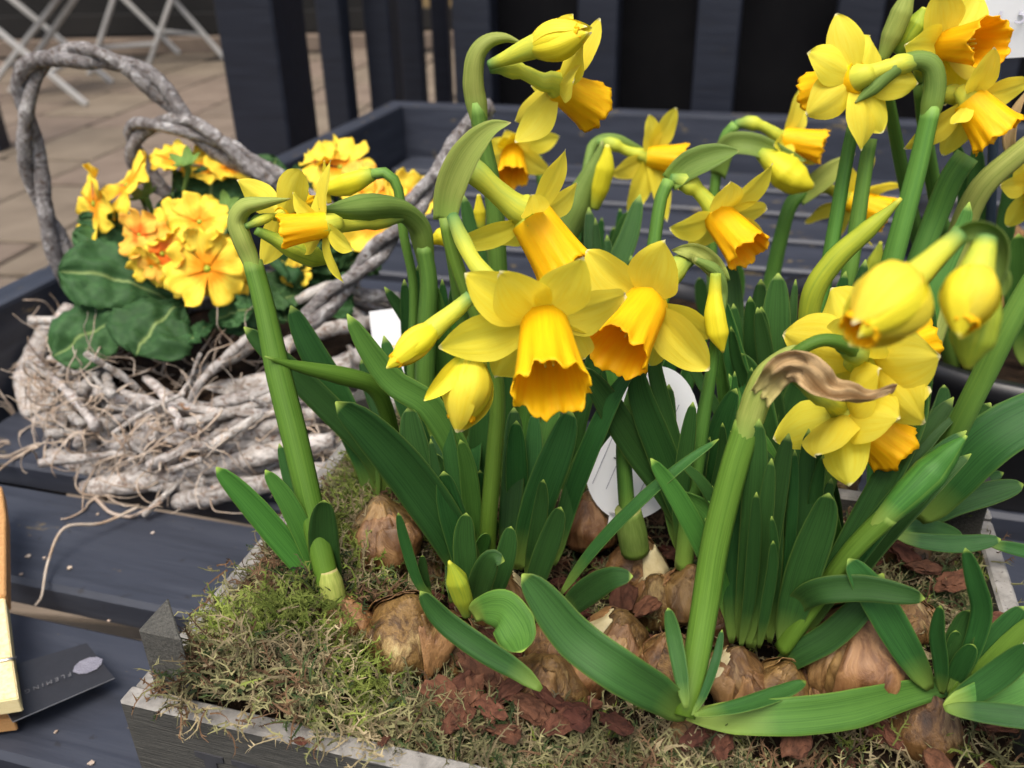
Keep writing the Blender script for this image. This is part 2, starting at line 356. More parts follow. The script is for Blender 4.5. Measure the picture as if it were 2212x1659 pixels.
M['label'] = ramp_mat('white_label', [(.3, (0.759, 0.7705, 0.782, 1)), (.7, (0.851, 0.8625, 0.874, 1))], 15, rough=.35, bump=.02, spec=.5)
M['ink'] = ramp_mat('dark_ink', [(.3, (.02, .02, .022, 1)), (.7, (.05, .05, .055, 1))], 50, rough=.6, bump=0)
M['inkgrey'] = ramp_mat('grey_pencil', [(.3, (.25, .25, .3, 1)), (.7, (.4, .4, .45, 1))], 300, rough=.7, bump=0)
M['inklime'] = ramp_mat('lime_print', [(.3, (.5, .6, .1, 1)), (.7, (.6, .68, .2, 1))], 50, rough=.6, bump=0)
M['inkyellow'] = ramp_mat('yellow_print', [(.3, (.75, .5, .08, 1)), (.7, (.8, .65, .25, 1))], 80, rough=.5, bump=0)
M['card'] = ramp_mat('black_card', [(.3, (.013, .013, .015, 1)), (.7, (.019, .019, .022, 1))], 200, rough=.42, bump=.05, spec=.5)
M['cardedge'] = ramp_mat('card_edge', [(.3, (.22, .22, .23, 1)), (.7, (.3, .3, .32, 1))], 200, rough=.6, bump=.05)
M['silver'] = ramp_mat('silver_print', [(.3, (0.315, 0.3075, 0.375, 1)), (.7, (0.4125, 0.405, 0.4725, 1))], 200, rough=.35, bump=.05)
M['textgrey'] = ramp_mat('grey_print', [(.3, (.09, .09, .095, 1)), (.7, (.14, .14, .145, 1))], 200, rough=.5, bump=.05)
M['peg'] = ramp_mat('peg_wood', [(.3, (0.558, 0.423, 0.18, 1)), (.5, (0.684, 0.576, 0.306, 1)), (.7, (0.72, 0.648, 0.405, 1))], 12, (1, 1, 14), 'Generated', .55, .3)
M['pegend'] = ramp_mat('peg_end_grain', [(.3, (.3, .15, .05, 1)), (.5, (.45, .24, .09, 1)), (.75, (.6, .36, .15, 1))], 40, (1, 1, 5), 'Generated', .6, .4)
M['wire'] = ramp_mat('steel_wire', [(.3, (.5, .5, .5, 1)), (.7, (.65, .65, .65, 1))], 50, rough=.3, bump=0); M['wire'].node_tree.nodes['Principled BSDF'].inputs['Metallic'].default_value = 1
M['stake'] = ramp_mat('dark_stake', [(.3, (.012, .02, .032, 1)), (.7, (.02, .032, .05, 1))], 50, rough=.5, bump=.1)
M['inner'] = petal_mat('bud_inside', (.42, .22, .02, 1), (.3, .14, .015, 1), (.5, .3, .02, 1), (.3, .12, .02, 1), .15, 20)

# ================================================================== SETTING
YAW = math.radians(-16.3)
E1 = np.array([math.cos(YAW), math.sin(YAW), 0]); E2 = np.array([-math.sin(YAW), math.cos(YAW), 0]); EZ = np.array([0, 0, 1.0])
def AB(a, b, z): return E1*a + E2*b + EZ*z
def UB(u, v, b):
    k = ray(u, v); return CAM + k*((b - CAM @ E2)/(k @ E2))
FLOOR = -0.35

V = [(-9, -4, FLOOR-.012), (9, -4, FLOOR-.012), (9, 14, FLOOR-.012), (-9, 14, FLOOR-.012)]
floor = mk('patio_ground', V, [(0, 1, 2, 3)], M['joint'], smooth=False); floor['kind'] = 'structure'
pav = boxmesh('paving_slab', .322, .488, .03, M['paver'], .004)
PY = math.radians(-8); pe1 = np.array([math.cos(PY), math.sin(PY)]); pe2 = np.array([-math.sin(PY), math.cos(PY)])
for i in range(-11, 6):
    for j in range(-1, 11):
        q = pe1*(i*.336 + .06) + pe2*(j*.516 + (.22 if i % 2 else 0) + .42)
        if q[1] < .1 or q[1] > 5.55 or q[0] < -3.0 or q[0] > 1.6 or (q[1] > 2.6 and q[0] > .5): continue
        o = put('paving_slab', pav, floor, (q[0], q[1], FLOOR - .015 + rng.uniform(-.0015, .0015)), (rng.uniform(-.004, .004), rng.uniform(-.004, .004), PY + rng.uniform(-.006, .006)))

def box_thing(name, size, loc, mat, parent=None, yaw=0.0, bev=.002, rot=None):
    return put(name, boxmesh(name, *size, mat, bev), parent, loc, rot or (0, 0, yaw))

wall = thing('far_wall', (-1.5, 5.75, FLOOR), 'dark far wall with ochre panels and pale stone kerb behind the white chairs', 'wall')
box_thing('dark_panel', (4.6, .06, 2.6), (-3.0, 5.9, FLOOR+1.3), M['darkwall'], wall)
box_thing('ochre_panel', (5.5, .06, 2.6), (2.06, 5.9, FLOOR+1.3), M['ochre'], wall)
box_thing('skirting', (9.4, .05, .12), (.3, 5.83, FLOOR+.15), M['darkwall'], wall)
box_thing('kerb', (9.4, .12, .085), (.3, 5.72, FLOOR+.04), M['paver'], wall)

# ------------------------------------------------------------------ planting bench with raised rim
AL, BR, AR, BF = -.575, 1.37, 1.45, .1
bench = thing('planting_bench', AB(.4, .7, FLOOR), 'low blue-black slatted timber bench with raised rim, carrying the crate and basket', 'bench')
b0 = BF
while b0 < BR - .05:
    wdt = min(.084, BR - .012 - b0)
    me = boxmesh('slat', AR - AL - .03, wdt, .022, M['navy'], .003)
    put('slat', me, bench, AB((AL+AR)/2, b0 + wdt/2, -.011 + rng.uniform(-.0008, .0008)), (0, 0, YAW))
    b0 += .106
RIMT, RIMZ = .032, .078
def rim(a0, b_0, a1, b_1):
    c = AB((a0+a1)/2, (b_0+b_1)/2, (RIMZ-.06)/2); L = math.hypot(a1-a0, b_1-b_0)
    put('rim_board', boxmesh('rim_board', L, RIMT, RIMZ+.06, M['navy'], .004, 2), bench, c, (0, 0, YAW + math.atan2(b_1-b_0, a1-a0)))
rim(AL - RIMT, BR + RIMT/2, AR + RIMT, BR + RIMT/2)
rim(AL - RIMT/2, BF - .05, AL - RIMT/2, BR - .001)
rim(AR + RIMT/2, BF - .05, AR + RIMT/2, BR - .001)
for a in (AL + .03, .45, AR - .03):
    box_thing('bearer', (BR - BF, .04, .05), AB(a, (BF+BR)/2, -.0475), M['navypost'], bench, YAW + math.pi/2)
for a in (AL + .04, AR - .04):
    for b in (BF + .04, BR - .04):
        box_thing('leg', (.06, .06, .275), AB(a + .06, b, FLOOR + .1385), M['navypost'], bench, YAW)

# ------------------------------------------------------------------ slatted screen behind the bench
screen = thing('slatted_screen', AB(.4, 1.52, FLOOR), 'tall blue-black timber screen of upright posts in front of a dark interior painted as a black sheet', 'screen')
for u in (1030, 1293, 1545, 1838, 2140):
    q = UB(u, 150, 1.5); a = q @ E1
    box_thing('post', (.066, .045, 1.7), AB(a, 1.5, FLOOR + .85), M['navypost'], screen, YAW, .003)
aF = UB(985, 150, 1.58) @ E1
box_thing('back_board', (2.6, .03, 1.66), AB(aF + 1.3, 1.6, FLOOR + .83), M['black'], screen, YAW)  # added sheet: the unlit interior behind the posts, its darkness painted on
box_thing('bottom_rail', (2.2, .035, .07), AB(aF + 1.12, 1.545, FLOOR + .12), M['navypost'], screen, YAW)
side = thing('timber_railing', UY(690, 300, 1.7)*np.array([1, 1, 0]) + np.array([0, 0, FLOOR]), 'row of blue-black upright posts between the paved yard and the bench', 'railing')
for u, y, s, dd in ((580, 1.46, .098, .098), (731, 1.86, .052, .045), (832, 1.92, .058, .05), (895, 2.12, .052, .03), (957, 2.2, .04, .03)):
    q = UY(u, 150, y)
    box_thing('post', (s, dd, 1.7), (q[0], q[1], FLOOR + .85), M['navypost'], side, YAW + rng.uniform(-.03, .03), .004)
q = UZ(-14, 325, FLOOR)
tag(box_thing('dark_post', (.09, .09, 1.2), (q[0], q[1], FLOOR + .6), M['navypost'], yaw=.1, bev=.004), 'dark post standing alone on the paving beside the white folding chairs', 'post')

# ------------------------------------------------------------------ white folding chairs
def bar(name, p, q, wd, th, mat, parent):
    p, q = np.asarray(p), np.asarray(q); d = q - p; L = np.linalg.norm(d)
    o = put(name, boxmesh(name, wd, th, L, mat, .003), parent, (p+q)/2)
    o.rotation_euler = Vector(d).to_track_quat('Z', 'Y').to_euler(); return o
def chair(feet, label):
    P = [UZ(u, v, FLOOR) for (u, v), _ in feet]
    ct = np.mean(P, axis=0)
    ch = thing('folding_chair', (ct[0], ct[1], FLOOR), label, 'chair', 'white folding chairs on the paving')
    tops = []
    for (ft, tp), p in zip(feet, P):
        q = UY(tp[0], tp[1], p[1]); d = (q - p); q = p + d*((.1 - FLOOR)/d[2]); tops.append(q)
        bar('leg', p + EZ*.004, q, .03, .02, M['white'], ch)
    for i, j, t in ((0, 2, .3), (1, 3, .3)):
        bar('crossbar', P[i]*(1-t) + tops[i]*t, P[j]*(1-t) + tops[j]*t, .018, .018, M['white'], ch)
    c = np.mean(tops, axis=0)
    for k in range(6):
        put('seat_slat', boxmesh('seat_slat', .38, .045, .016, M['white'], .003), ch, (c[0], c[1] - .15 + k*.06, .112), (0, 0, .1))
    for sx in (-1, 1):
        bar('back_post', (c[0] + sx*.17, c[1] + .18, .1), (c[0] + sx*.17, c[1] + .3, .5), .02, .014, M['white'], ch)
    for z in (.3, .4): put('back_slat', boxmesh('back_slat', .36, .014, .06, M['white'], .003), ch, (c[0], c[1] + .18 + (z-.1)*.3, z))
chair([((-35, 210), (123, 0)), ((188, 228), (-60, 20)), ((23, 200), (160, 0)), ((243, 180), (27, 0))], 'white folding chair with crossed legs beside the dark post')
chair([((317, 153), (370, 0)), ((488, 130), (375, 0)), ((193, 163), (245, 0)), ((388, 117), (270, 0))], 'white folding chair with crossed legs nearer the timber railing')

# ================================================================== CRATE
FL = np.array([-.151, .238, 0]); CW, CD, RZ, WT = .336, .212, .09, .0085
def CR(a, b, z): return FL + E1*a + E2*b + EZ*z
crate = thing('wooden_crate', CR(CW/2, CD/2, 0), 'weathered grey wooden crate with corner posts, filled with daffodils, moss and bark', 'crate')
def board(name, L, c, ang):
    h = RZ - .006; V, F = boxgeo(L, WT, h, .0012, 1)
    me = mesh_data(name, V, F, M['crate'], smooth=False); me.materials.append(M['crateedge'])
    for p in me.polygons:
        if p.center.z > h/2 - .002: p.material_index = 1
    return put(name, me, crate, c, (0, 0, YAW + ang))
fb = board('front_board', CW, CR(CW/2, WT/2, .003 + (RZ-.006)/2), 0)
board('back_board', CW, CR(CW/2, CD - WT/2, .003 + (RZ-.006)/2), 0)
board('side_board', CD - 2*WT - .001, CR(WT/2, CD/2, .0015 + (RZ-.006)/2), math.pi/2)
board('side_board', CD - 2*WT - .001, CR(CW - WT/2, CD/2, .0015 + (RZ-.006)/2), math.pi/2)
box_thing('base_board', (CW - 2*WT - .002, CD - 2*WT - .002, .006), CR(CW/2, CD/2, .008), M['crate'], crate, YAW)
def corner(a, b, sa, sb):
    s = .0185; g = .0008; z0, z1 = .012, .116
    A = [(a + sa*g, b + sb*g), (a + sa*(g+s), b + sb*g), (a + sa*g, b + sb*(g+s))]
    cs = [CR(x, y, z) for z in (z0, z1) for x, y in A]
    F = [(0, 2, 1), (3, 4, 5), (0, 1, 4, 3), (1, 2, 5, 4), (2, 0, 3, 5)]
    me = mesh_data('corner_post', cs, F, M['crate'], smooth=False); me.materials.append(M['crateedge'])
    bm = bmesh.new(); bm.from_mesh(me); bmesh.ops.recalc_face_normals(bm, faces=bm.faces); bmesh.ops.bevel(bm, geom=bm.edges[:], offset=.0006, segments=1, affect='EDGES'); bm.to_mesh(me); bm.free()
    put('corner_post', me, crate)
corner(WT, WT, 1, 1); corner(CW-WT, WT, -1, 1); corner(WT, CD-WT, 1, -1); corner(CW-WT, CD-WT, -1, -1)
# stencilled capitals on the front board (only their tops show)
def glyph(polys, a0, z0, s):
    for P in polys:
        n = len(P); fr = [CR(a0 + x*s, -.0006, z0 + y*s) for x, y in P]; bk = [CR(a0 + x*s, .0004, z0 + y*s) for x, y in P]
        F = [tuple(range(n)), tuple(range(2*n-1, n-1, -1))] + [(i, i+n, (i+1) % n + n, (i+1) % n) for i in range(n)]
        o = mk('stencil_letter', fr + bk, F, M['ink'], crate, smooth=False)
glyph([[(-.16, 1), (-.16, .93), (-.07, .9), (-.07, .1), (-.16, .07), (-.16, 0), (.16, 0), (.16, .07), (.07, .1), (.07, .9), (.16, .93), (.16, 1)]], .0355, .031, .038)
arc = [(.3 + .4*math.cos(t), .72 + .28*math.sin(t)) for t in np.linspace(math.pi/2, -math.pi/2, 10)]
arc2 = [(.3 + .22*math.cos(t), .72 + .18*math.sin(t)) for t in np.linspace(-math.pi/2, math.pi/2, 10)]
glyph([[(-.06, 1), (-.06, .94), (.06, .9), (.06, .1), (-.06, .06), (-.06, 0), (.36, 0), (.36, .06), (.22, .1), (.22, 1)], [(.225, 1)] + arc + [(.225, .44), (.225, .54)] + arc2 + [(.225, .9)]], .0475, .031, .038)

# soil and mounds ----------------------------------------------------------------
def moss_h(a, b):
    x, y = a, b
    left = math.exp(-((x-.05)/.034)**2) * (.020 + .006*math.exp(-((y-.06)/.05)**2))
    n = noise.noise(Vector((x*60, y*60, 2)))*.006 + noise.noise(Vector((x*150, y*150, 5)))*.003
    return RZ - .016 + left + n + .004*math.exp(-((y-.02)/.02)**2) + .007*math.exp(-((x-.1)/.05)**2 - ((y-.12)/.08)**2)
na, nb = 70, 46; V = []
for i in range(na):
    for j in range(nb):
        a = WT + .0005 + (CW - 2*WT - .001)*i/(na-1); b = WT + .0005 + (CD - 2*WT - .001)*j/(nb-1)
        edge = min(1, min(i, na-1-i, j, nb-1-j)/4)
        V.append(CR(a, b, (RZ-.026)*(1-edge) + edge*(moss_h(a, b) - .005 + noise.noise(Vector((a*220, b*220, 9)))*.002)))
soil = mk('potting_soil', V, grid_faces(na, nb, flip=True), M['soil']); tag(soil, 'dark crumbly potting soil filling the wooden crate', 'soil', kind='stuff')

def moss_density(a, b):
    d = 0.0
    if a < .1: d = max(d, 1 - max(0, a-.075)/.025)
    if b < .046: d = max(d, 1 - max(0, b-.034)/.012)
    if a > .27 and b > .12: d = max(d, .9)
    if a < .17 and b > .13: d = max(d, .7*(1 - max(0, a-.12)/.05))
    return max(d, .22 if b < .09 else .12)
MV, MF, MC = [], [], []
pal = [((.1, .14, .02), (.23, .27, .06)), ((.03, .052, .016), (.07, .1, .034)), ((.17, .135, .07), (.38, .31, .18)), ((.08, .045, .024), (.18, .105, .056)), ((.14, .14, .06), (.3, .275, .13))]
def strand(p, d, L, wd, col, leaflets, curl):
    n = 5; k0 = len(MV); pts = [p]; dirv = nrm(d)
    ax = nrm(np.cross(dirv, [rng.gauss(0, 1), rng.gauss(0, 1), rng.gauss(0, 1)]))
    for i in range(n-1):
        dirv = nrm(dirv + np.cross(ax, dirv)*curl + np.array([rng.gauss(0, .16), rng.gauss(0, .16), rng.gauss(-.04, .12)]))
        pts.append(pts[-1] + dirv*L/(n-1))
    for i, q in enumerate(pts):
        t = nrm(pts[min(i+1, n-1)] - pts[max(i-1, 0)])
        s = nrm(np.cross(t, CAM - q + np.array([rng.gauss(0, .05)]*3)))*wd*(1 - .75*i/(n-1))
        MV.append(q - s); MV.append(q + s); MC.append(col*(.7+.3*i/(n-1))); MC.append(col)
        if i: a = k0 + 2*i; MF.append((a-2, a-1, a+1, a))
    for i in range(leaflets):
        f = rng.random()*(n-1); i0 = min(int(f), n-2); q = pts[i0]*(1-f+i0) + pts[i0+1]*(f-i0)
        t = nrm(pts[i0+1] - pts[i0]); sd = nrm(np.array([rng.gauss(0, 1), rng.gauss(0, 1), rng.gauss(0, 1)]))
        e = nrm(t*.8 + sd)*L*rng.uniform(.12, .26); k = len(MV); ww = t*wd*.9
        MV.extend([q - ww, q + ww, q + e]); MC.extend([col, col, np.minimum(col*1.25, 1)]); MF.append((k, k+1, k+2))
cnt = 0
while cnt < 13500:
    a, b = rng.uniform(.012, CW-.006), rng.uniform(.003, CD-.003)
    if rng.random() > moss_density(a, b): continue
    cnt += 1
    n1 = noise.noise(Vector((a*38, b*38, 1))) + rng.gauss(0, .22); n2 = noise.noise(Vector((a*26, b*26, 7))) + rng.gauss(0, .2)
    green = math.exp(-((a-.062)/.025)**2 - ((b-.055)/.03)**2)
    pi = 0 if (n1 > .36 - .5*green) else (2 if n2 > .12 else 4 if n1 > -.15 else (3 if n2 < -.1 else 1))
    if b < .045 and a > .1 and pi == 0: pi = rng.choice((1, 4, 0, 1))
    lo, hi = pal[pi]; col = np.array(lo) + (np.array(hi) - np.array(lo))*rng.random()
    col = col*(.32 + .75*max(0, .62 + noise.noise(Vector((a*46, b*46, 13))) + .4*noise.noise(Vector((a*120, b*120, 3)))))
    dens = moss_density(a, b); h = moss_h(a, b) + rng.uniform(-.004, .008)*dens
    up = np.array([rng.gauss(0, .8), rng.gauss(0, .8), rng.uniform(.05, .9)])
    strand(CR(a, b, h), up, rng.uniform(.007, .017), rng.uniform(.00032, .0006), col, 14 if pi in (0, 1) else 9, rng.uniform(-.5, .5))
# overhanging wisps on the rim
for (u, v, n) in ((400, 1530, 14), (440, 1545, 10), (510, 1570, 12), (610, 1600, 5), (690, 1612, 4), (820, 1640, 6), (480, 1245, 7), (440, 1300, 9)):
    for _ in range(n):
        p = UZ(u + rng.gauss(0, 14), v - 8 + rng.gauss(0, 8), RZ + .003)
        lo, hi = pal[rng.choice((2, 2, 4, 3))]; col = np.array(lo) + (np.array(hi)-np.array(lo))*rng.random()
        strand(p, np.array([rng.gauss(0, .6), rng.gauss(-.5, .5), rng.gauss(.15, .3)]), rng.uniform(.007, .015), rng.uniform(.0003, .0005), col, 6, rng.uniform(-.4, .4))
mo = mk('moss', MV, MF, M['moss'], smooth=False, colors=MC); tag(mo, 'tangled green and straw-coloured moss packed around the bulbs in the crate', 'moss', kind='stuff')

# bark chips ------------------------------------------------------------------
def chip_mesh(seed):
    r = random.Random(seed); bm = bmesh.new(); bmesh.ops.create_icosphere(bm, subdivisions=3, radius=1)
    for v in bm.verts:
        f = 1 + .55*noise.noise(v.co*1.5 + Vector((seed*3.3, 0, 0))) + .2*noise.noise(v.co*4 + Vector((0, seed, 0)))
        f += .22*noise.noise(v.co*9 + Vector((seed, 3, 0))); v.co = Vector((v.co.x*f, v.co.y*f*.6, v.co.z*f*.27))
        v.co.z += .25*v.co.x*v.co.y
    V = [v.co[:] for v in bm.verts]; bm.verts.index_update(); F = [[v.index for v in f.verts] for f in bm.faces]; bm.free()
    return mesh_data('bark_chip', V, F, M['bark'], smooth=False)
chips = [chip_mesh(i) for i in range(6)]
big = [(1035, 1440, .014), (950, 1500, .011), (990, 1545, .010), (1090, 1580, .010), (1100, 1490, .012), (1720, 1590, .012), (2065, 1255, .013), (2000, 1225, .010), (1960, 1200, .010), (1935, 1180, .009), (2030, 1655, .012), (1350, 1290, .012), (1400, 1310, .010), (1300, 1340, .009), (1150, 1530, .011), (1240, 1540, .011), (1060, 1530, .009), (2140, 1335, .008), (1560, 1600, .009), (1500, 1590, .008), (830, 1600, .004), (650, 1600, .004), (1000, 1475, .008), (1020, 1495, .009), (1180, 1500, .010), (1210, 1560, .009), (1330, 1560, .009)]
for u, v, s in [(x[0], x[1], x[2]*.72) for x in big]:
    p = UZ(u, v, RZ + .0); o = put('bark_chip', rng.choice(chips), None, p, (rng.uniform(-.5, .5), rng.uniform(-.5, .5), rng.uniform(0, 6.3)), (s, s, s))
    tag(o, 'reddish-brown bark chip lying on the soil between the bulbs', 'bark chip', 'bark chips in the crate')
for _ in range(150):
    a, b = rng.uniform(.08, .32), rng.uniform(.045, .2); s = rng.uniform(.0035, .008)
    o = put('bark_chip', rng.choice(chips), None, CR(a, b, moss_h(a, b) + rng.uniform(-.001, .003)), (rng.uniform(-.6, .6), rng.uniform(-.6, .6), rng.uniform(0, 6.3)), (s, s, s))
    tag(o, 'reddish-brown bark chip lying on the soil between the bulbs', 'bark chip', 'bark chips in the crate')

# ================================================================== DAFFODILS
def ray_at(u, v, c, R, pick):
    """point on the pixel's ray at distance R from c: 'near', 'far', 'mid' or closest to a plane (c, axis)"""
    k = nrm(ray(u, v)); oc = CAM - c; b = k @ oc; disc = b*b - (oc @ oc - R*R)
    ps = pick if isinstance(pick, str) else ''
    if disc <= 0 or ps == 'mid': return CAM + k*(-b)
    s = math.sqrt(disc); P = (CAM + k*(-b - s), CAM + k*(-b + s))
    if ps == 'near': return P[0]
    if ps == 'far': return P[1]
    return min(P, key=lambda q: abs((q - c) @ pick + .002))

GRP = 'daffodils in the crate'
def plant(base, label, group=None, z=RZ+.008):
    p = UZ(base[0], base[1], z) if len(base) == 2 else UY(*base)
    o = thing('daffodil', (p[0], p[1], z - .01), label, 'daffodil', group); return o

def leaf(pl, pts, w, dy=0.0, roll=None, mat='leaf', y0=None, ch=.22, th=.0013, profile=BLADE, name='leaf', n=26, m=7, zb=RZ+.006, crumple=0.0):
    """pts tip -> base in pixels; w width in pixels"""
    b = pts[-1]
    if len(b) > 2: yb = b[2]
    else: yb = y0 if y0 is not None else UZ(b[0], b[1], zb)[1]
    P = path(pts[::-1], n, yb, yb + dy)
    ww = np.array([mpp(q) for q in P])*w
    if roll is None: roll = (rng.uniform(-28, 28), rng.uniform(-25, 25))
    V, F, uv = blade_geo(P, ww, roll, ch, th, profile, m, crumple, rng.random()*50)
    return mk(name, V, F, M[mat], pl, uv)

def tubepx(pl, pts, w, mat, y0=None, y1=None, name='stem', n=30, m=12, mod=None, zb=RZ+.006):
    """pts base -> top; w list of widths in pixels along it"""
    if y0 is None and len(pts[0]) < 3: y0 = UZ(pts[0][0], pts[0][1], zb)[1]
    if y1 is None: y1 = y0
    P = path(pts, n, y0, y1); t = np.linspace(0, 1, n)
    w = (np.asarray(w, float) if hasattr(w, '__len__') else np.array([w, w]))*(.86 if name in ('stem', 'spathe') else .95)
    R = np.interp(t, np.linspace(0, 1, len(w)), w)/2*np.array([mpp(q) for q in P])
    return tube(name, P, R, M[mat], pl, m, mod)
def ridged(t, p): return 1 + .13*np.cos(2*p) + .05*np.cos(4*p + .6) + .025*np.cos(9*p)
def stem(pl, pts, w, y0=None, y1=None, mat='stem', **k): return tubepx(pl, pts, w, mat, y0, y1, 'stem', mod=ridged, m=14, **k)

TEP = [(0, .42), (.1, .6), (.22, .82), (.36, .97), (.48, 1), (.62, .91), (.75, .74), (.86, .5), (.94, .25), (.98, .11), (1, .04)]
def tepal(parent, c, tip, axis, w, bow=.1, cup=.2, seed=0, mat='tepal', wave=1.0, name='tepal', base_off=.0, profile=TEP, opn=0.0):
    n, m = 16, 9; t = np.linspace(0, 1, n); s = np.linspace(-1, 1, m)
    d = nrm(tip - c); L = np.linalg.norm(tip - c); side = np.cross(axis, d)
    if np.linalg.norm(side) < .15: side = np.cross(np.cross(d, CAM - c), d)
    side = nrm(side)
    if opn:
        sv = nrm(np.cross(d, CAM - c)); sv = sv*(1 if sv @ side >= 0 else -1); side = nrm(side*(1 - opn) + sv*opn)
    nm = np.cross(d, side)
    b = c + d*base_off
    C = b[None, :] + (tip - b)[None, :]*t[:, None] + nm[None, :]*(bow*L*np.sin(np.pi*t)**1.0)[:, None]
    ww = w*prof(t, profile)
    r = random.Random(seed); ph = r.uniform(0, 6); asym = r.uniform(-.12, .12); tw = r.uniform(-.35, .35)
    G = np.zeros((n, m, 3))
    for i in range(n):
        a = tw*t[i]; sd = side*math.cos(a) + nm*math.sin(a); n2 = nm*math.cos(a) - side*math.sin(a)
        for j in range(m):
            x = s[j]
            off = cup*(x*x - .3)*ww[i]*.5 - .06*ww[i]*math.exp(-(x/.16)**2) + wave*.05*w*math.sin(3.2*t[i]*3 + ph + 2.2*x)*abs(x)**1.5*t[i]
            G[i, j] = C[i] + sd*(x*ww[i]/2*(1 + asym*np.sign(x)*math.sin(3*t[i]))) + n2*off
    V, F = G.reshape(-1, 3), grid_faces(n, m)
    uv = np.stack(np.broadcast_arrays((s[None, :]+1)/2, t[:, None]), -1).reshape(-1, 2)
    return mk(name, V, F, M[mat], parent, uv)

def corona(parent, c, axis, L, r0, r1, seed=0, frill=1.0):
    n, m = 18, 72; t = np.linspace(0, 1, n); ph = np.linspace(0, 2*np.pi, m, endpoint=False)
    a = np.array([0, 0, 1.0]) if abs(axis[2]) < .9 else np.array([1.0, 0, 0])
    N = nrm(np.cross(axis, a)); B = np.cross(axis, N); r = random.Random(seed)
    p = [r.uniform(0, 6.3) for _ in range(6)]
    TT, PH = np.meshgrid(t, ph, indexing='ij')
    rad = r0 + (r1 - r0)*np.interp(TT, [0, .25, .6, .85, 1], [0, .2, .5, .74, 1.0])
    fl = np.clip(TT, 0, 1)
    lob = .035*np.cos(6*PH + p[0])*fl + .03*np.cos(12*PH + p[1])*fl**1.5 + frill*fl**5*(.028*np.cos(17*PH + p[2]) + .035*np.cos(11*PH + p[3]))
    rad = rad*(1 + lob)
    z = L*TT*(1 + frill*fl**3*(.045*np.cos(6*PH + p[4]) + .02*np.cos(13*PH + p[5]) + .013*np.cos(25*PH + p[1])))
    G = c + z[..., None]*axis + rad[..., None]*(np.cos(PH)[..., None]*N + np.sin(PH)[..., None]*B)
    # closed ring grid with a thin wall
    rin = rad - .00045
    Gi = c + z[..., None]*axis + rin[..., None]*(np.cos(PH)[..., None]*N + np.sin(PH)[..., None]*B)
    V = np.r_[G.reshape(-1, 3), Gi.reshape(-1, 3)]; k = n*m
    F = grid_faces(n, m, True) + grid_faces(n, m, True, off=k, flip=True)
    for j in range(m): e = (n-1)*m; F.append((e+j, e+(j+1) % m, k+e+(j+1) % m, k+e+j))
    uv = np.stack([PH/(2*np.pi), TT*.93], -1).reshape(-1, 2)
    return mk('corona', V, F, M['corona'], parent, np.r_[uv, uv])

fl_seed = [100]
def flower(pl, c, m, facing, tips, back, r0, r1, L=.026, R=.027, w=62, y=None, bow=.06, cup=.18, tubew=None, frill=1.0, opn=None):
    """c centre pixel + y; m mouth-centre pixel; tips tepal-tip pixels; back: pixels (u,v,y) from the neck to the flower; r0,r1,w in pixels"""
    fl_seed[0] += 17; sd = fl_seed[0]; opn = (.55 if facing == 'mid' else .3) if opn is None else opn; w = w*1.22
    C0 = UY(c[0], c[1], y); px = mpp(C0)
    mp = ray_at(m[0], m[1], C0, L, facing); axis = nrm(mp - C0); Lr = np.linalg.norm(mp - C0)
    P = spline(np.array([UY(*b) for b in back] + [C0 - axis*.004, C0 + axis*.002]), 22)
    t = np.linspace(0, 1, 22); rr0 = r0*px
    R_ = rr0*np.interp(t, [0, .12, .2, .34, .42, .6, .85, 1], tubew or [.42, .46, .62, .66, .46, .5, .72, 1.0])
    f = tube('flower', P, R_, M['tubeg'], pl, 14, lambda a, b: 1 + .05*np.cos(6*b))
    for i, tp in enumerate(tips):
        pick = tp[2] if len(tp) > 2 and isinstance(tp[2], str) else axis
        q = ray_at(tp[0], tp[1], C0, R, pick)
        wd = (tp[3]*1.1 if len(tp) > 3 else w)*px
        tepal(f, C0, q, axis, wd*(1 if i % 2 else .93), bow*(1 + .5*math.sin(sd + i*2.1)), cup*(.6 + .8*abs(math.sin(sd*1.3 + i))), sd + i, base_off=rr0*.5, opn=opn)
    corona(f, C0 - axis*.001, axis, Lr, r0*px, r1*px, sd, frill)
    # stamens
    a = nrm(np.cross(axis, [0.3, 1, .2])); b = np.cross(axis, a); VV, FF, UU = [], [], []
    for i in range(6):
        o = a*math.cos(i*1.047) + b*math.sin(i*1.047)
        g = spline(np.array([C0 + o*rr0*.3, C0 + axis*Lr*.3 + o*rr0*.38, C0 + axis*Lr*.6 + o*rr0*.34]), 6)
        v_, f_, u_ = tube_geo(g, np.array([.3, .3, .4, .9, .9, .3])*.001, 6); k = len(VV); VV.extend(v_); UU.extend(u_); FF.extend([tuple(x + k for x in q) for q in f_])
    mk('stamens', VV, FF, M['bud'], f, UU)
    return f, C0, axis

def budmod(t, p): return 1 + np.sin(np.pi*np.clip(t*1.1-.1, 0, 1))*(.09*np.cos(3*p + 1.5*t) + .03*np.cos(6*p))
def bud(pl, pts, w, y0, y1=None, mat='bud', name='bud'): return tubepx(pl, pts, w, mat, y0, y1 if y1 is not None else y0, name, n=26, m=24, mod=budmod)

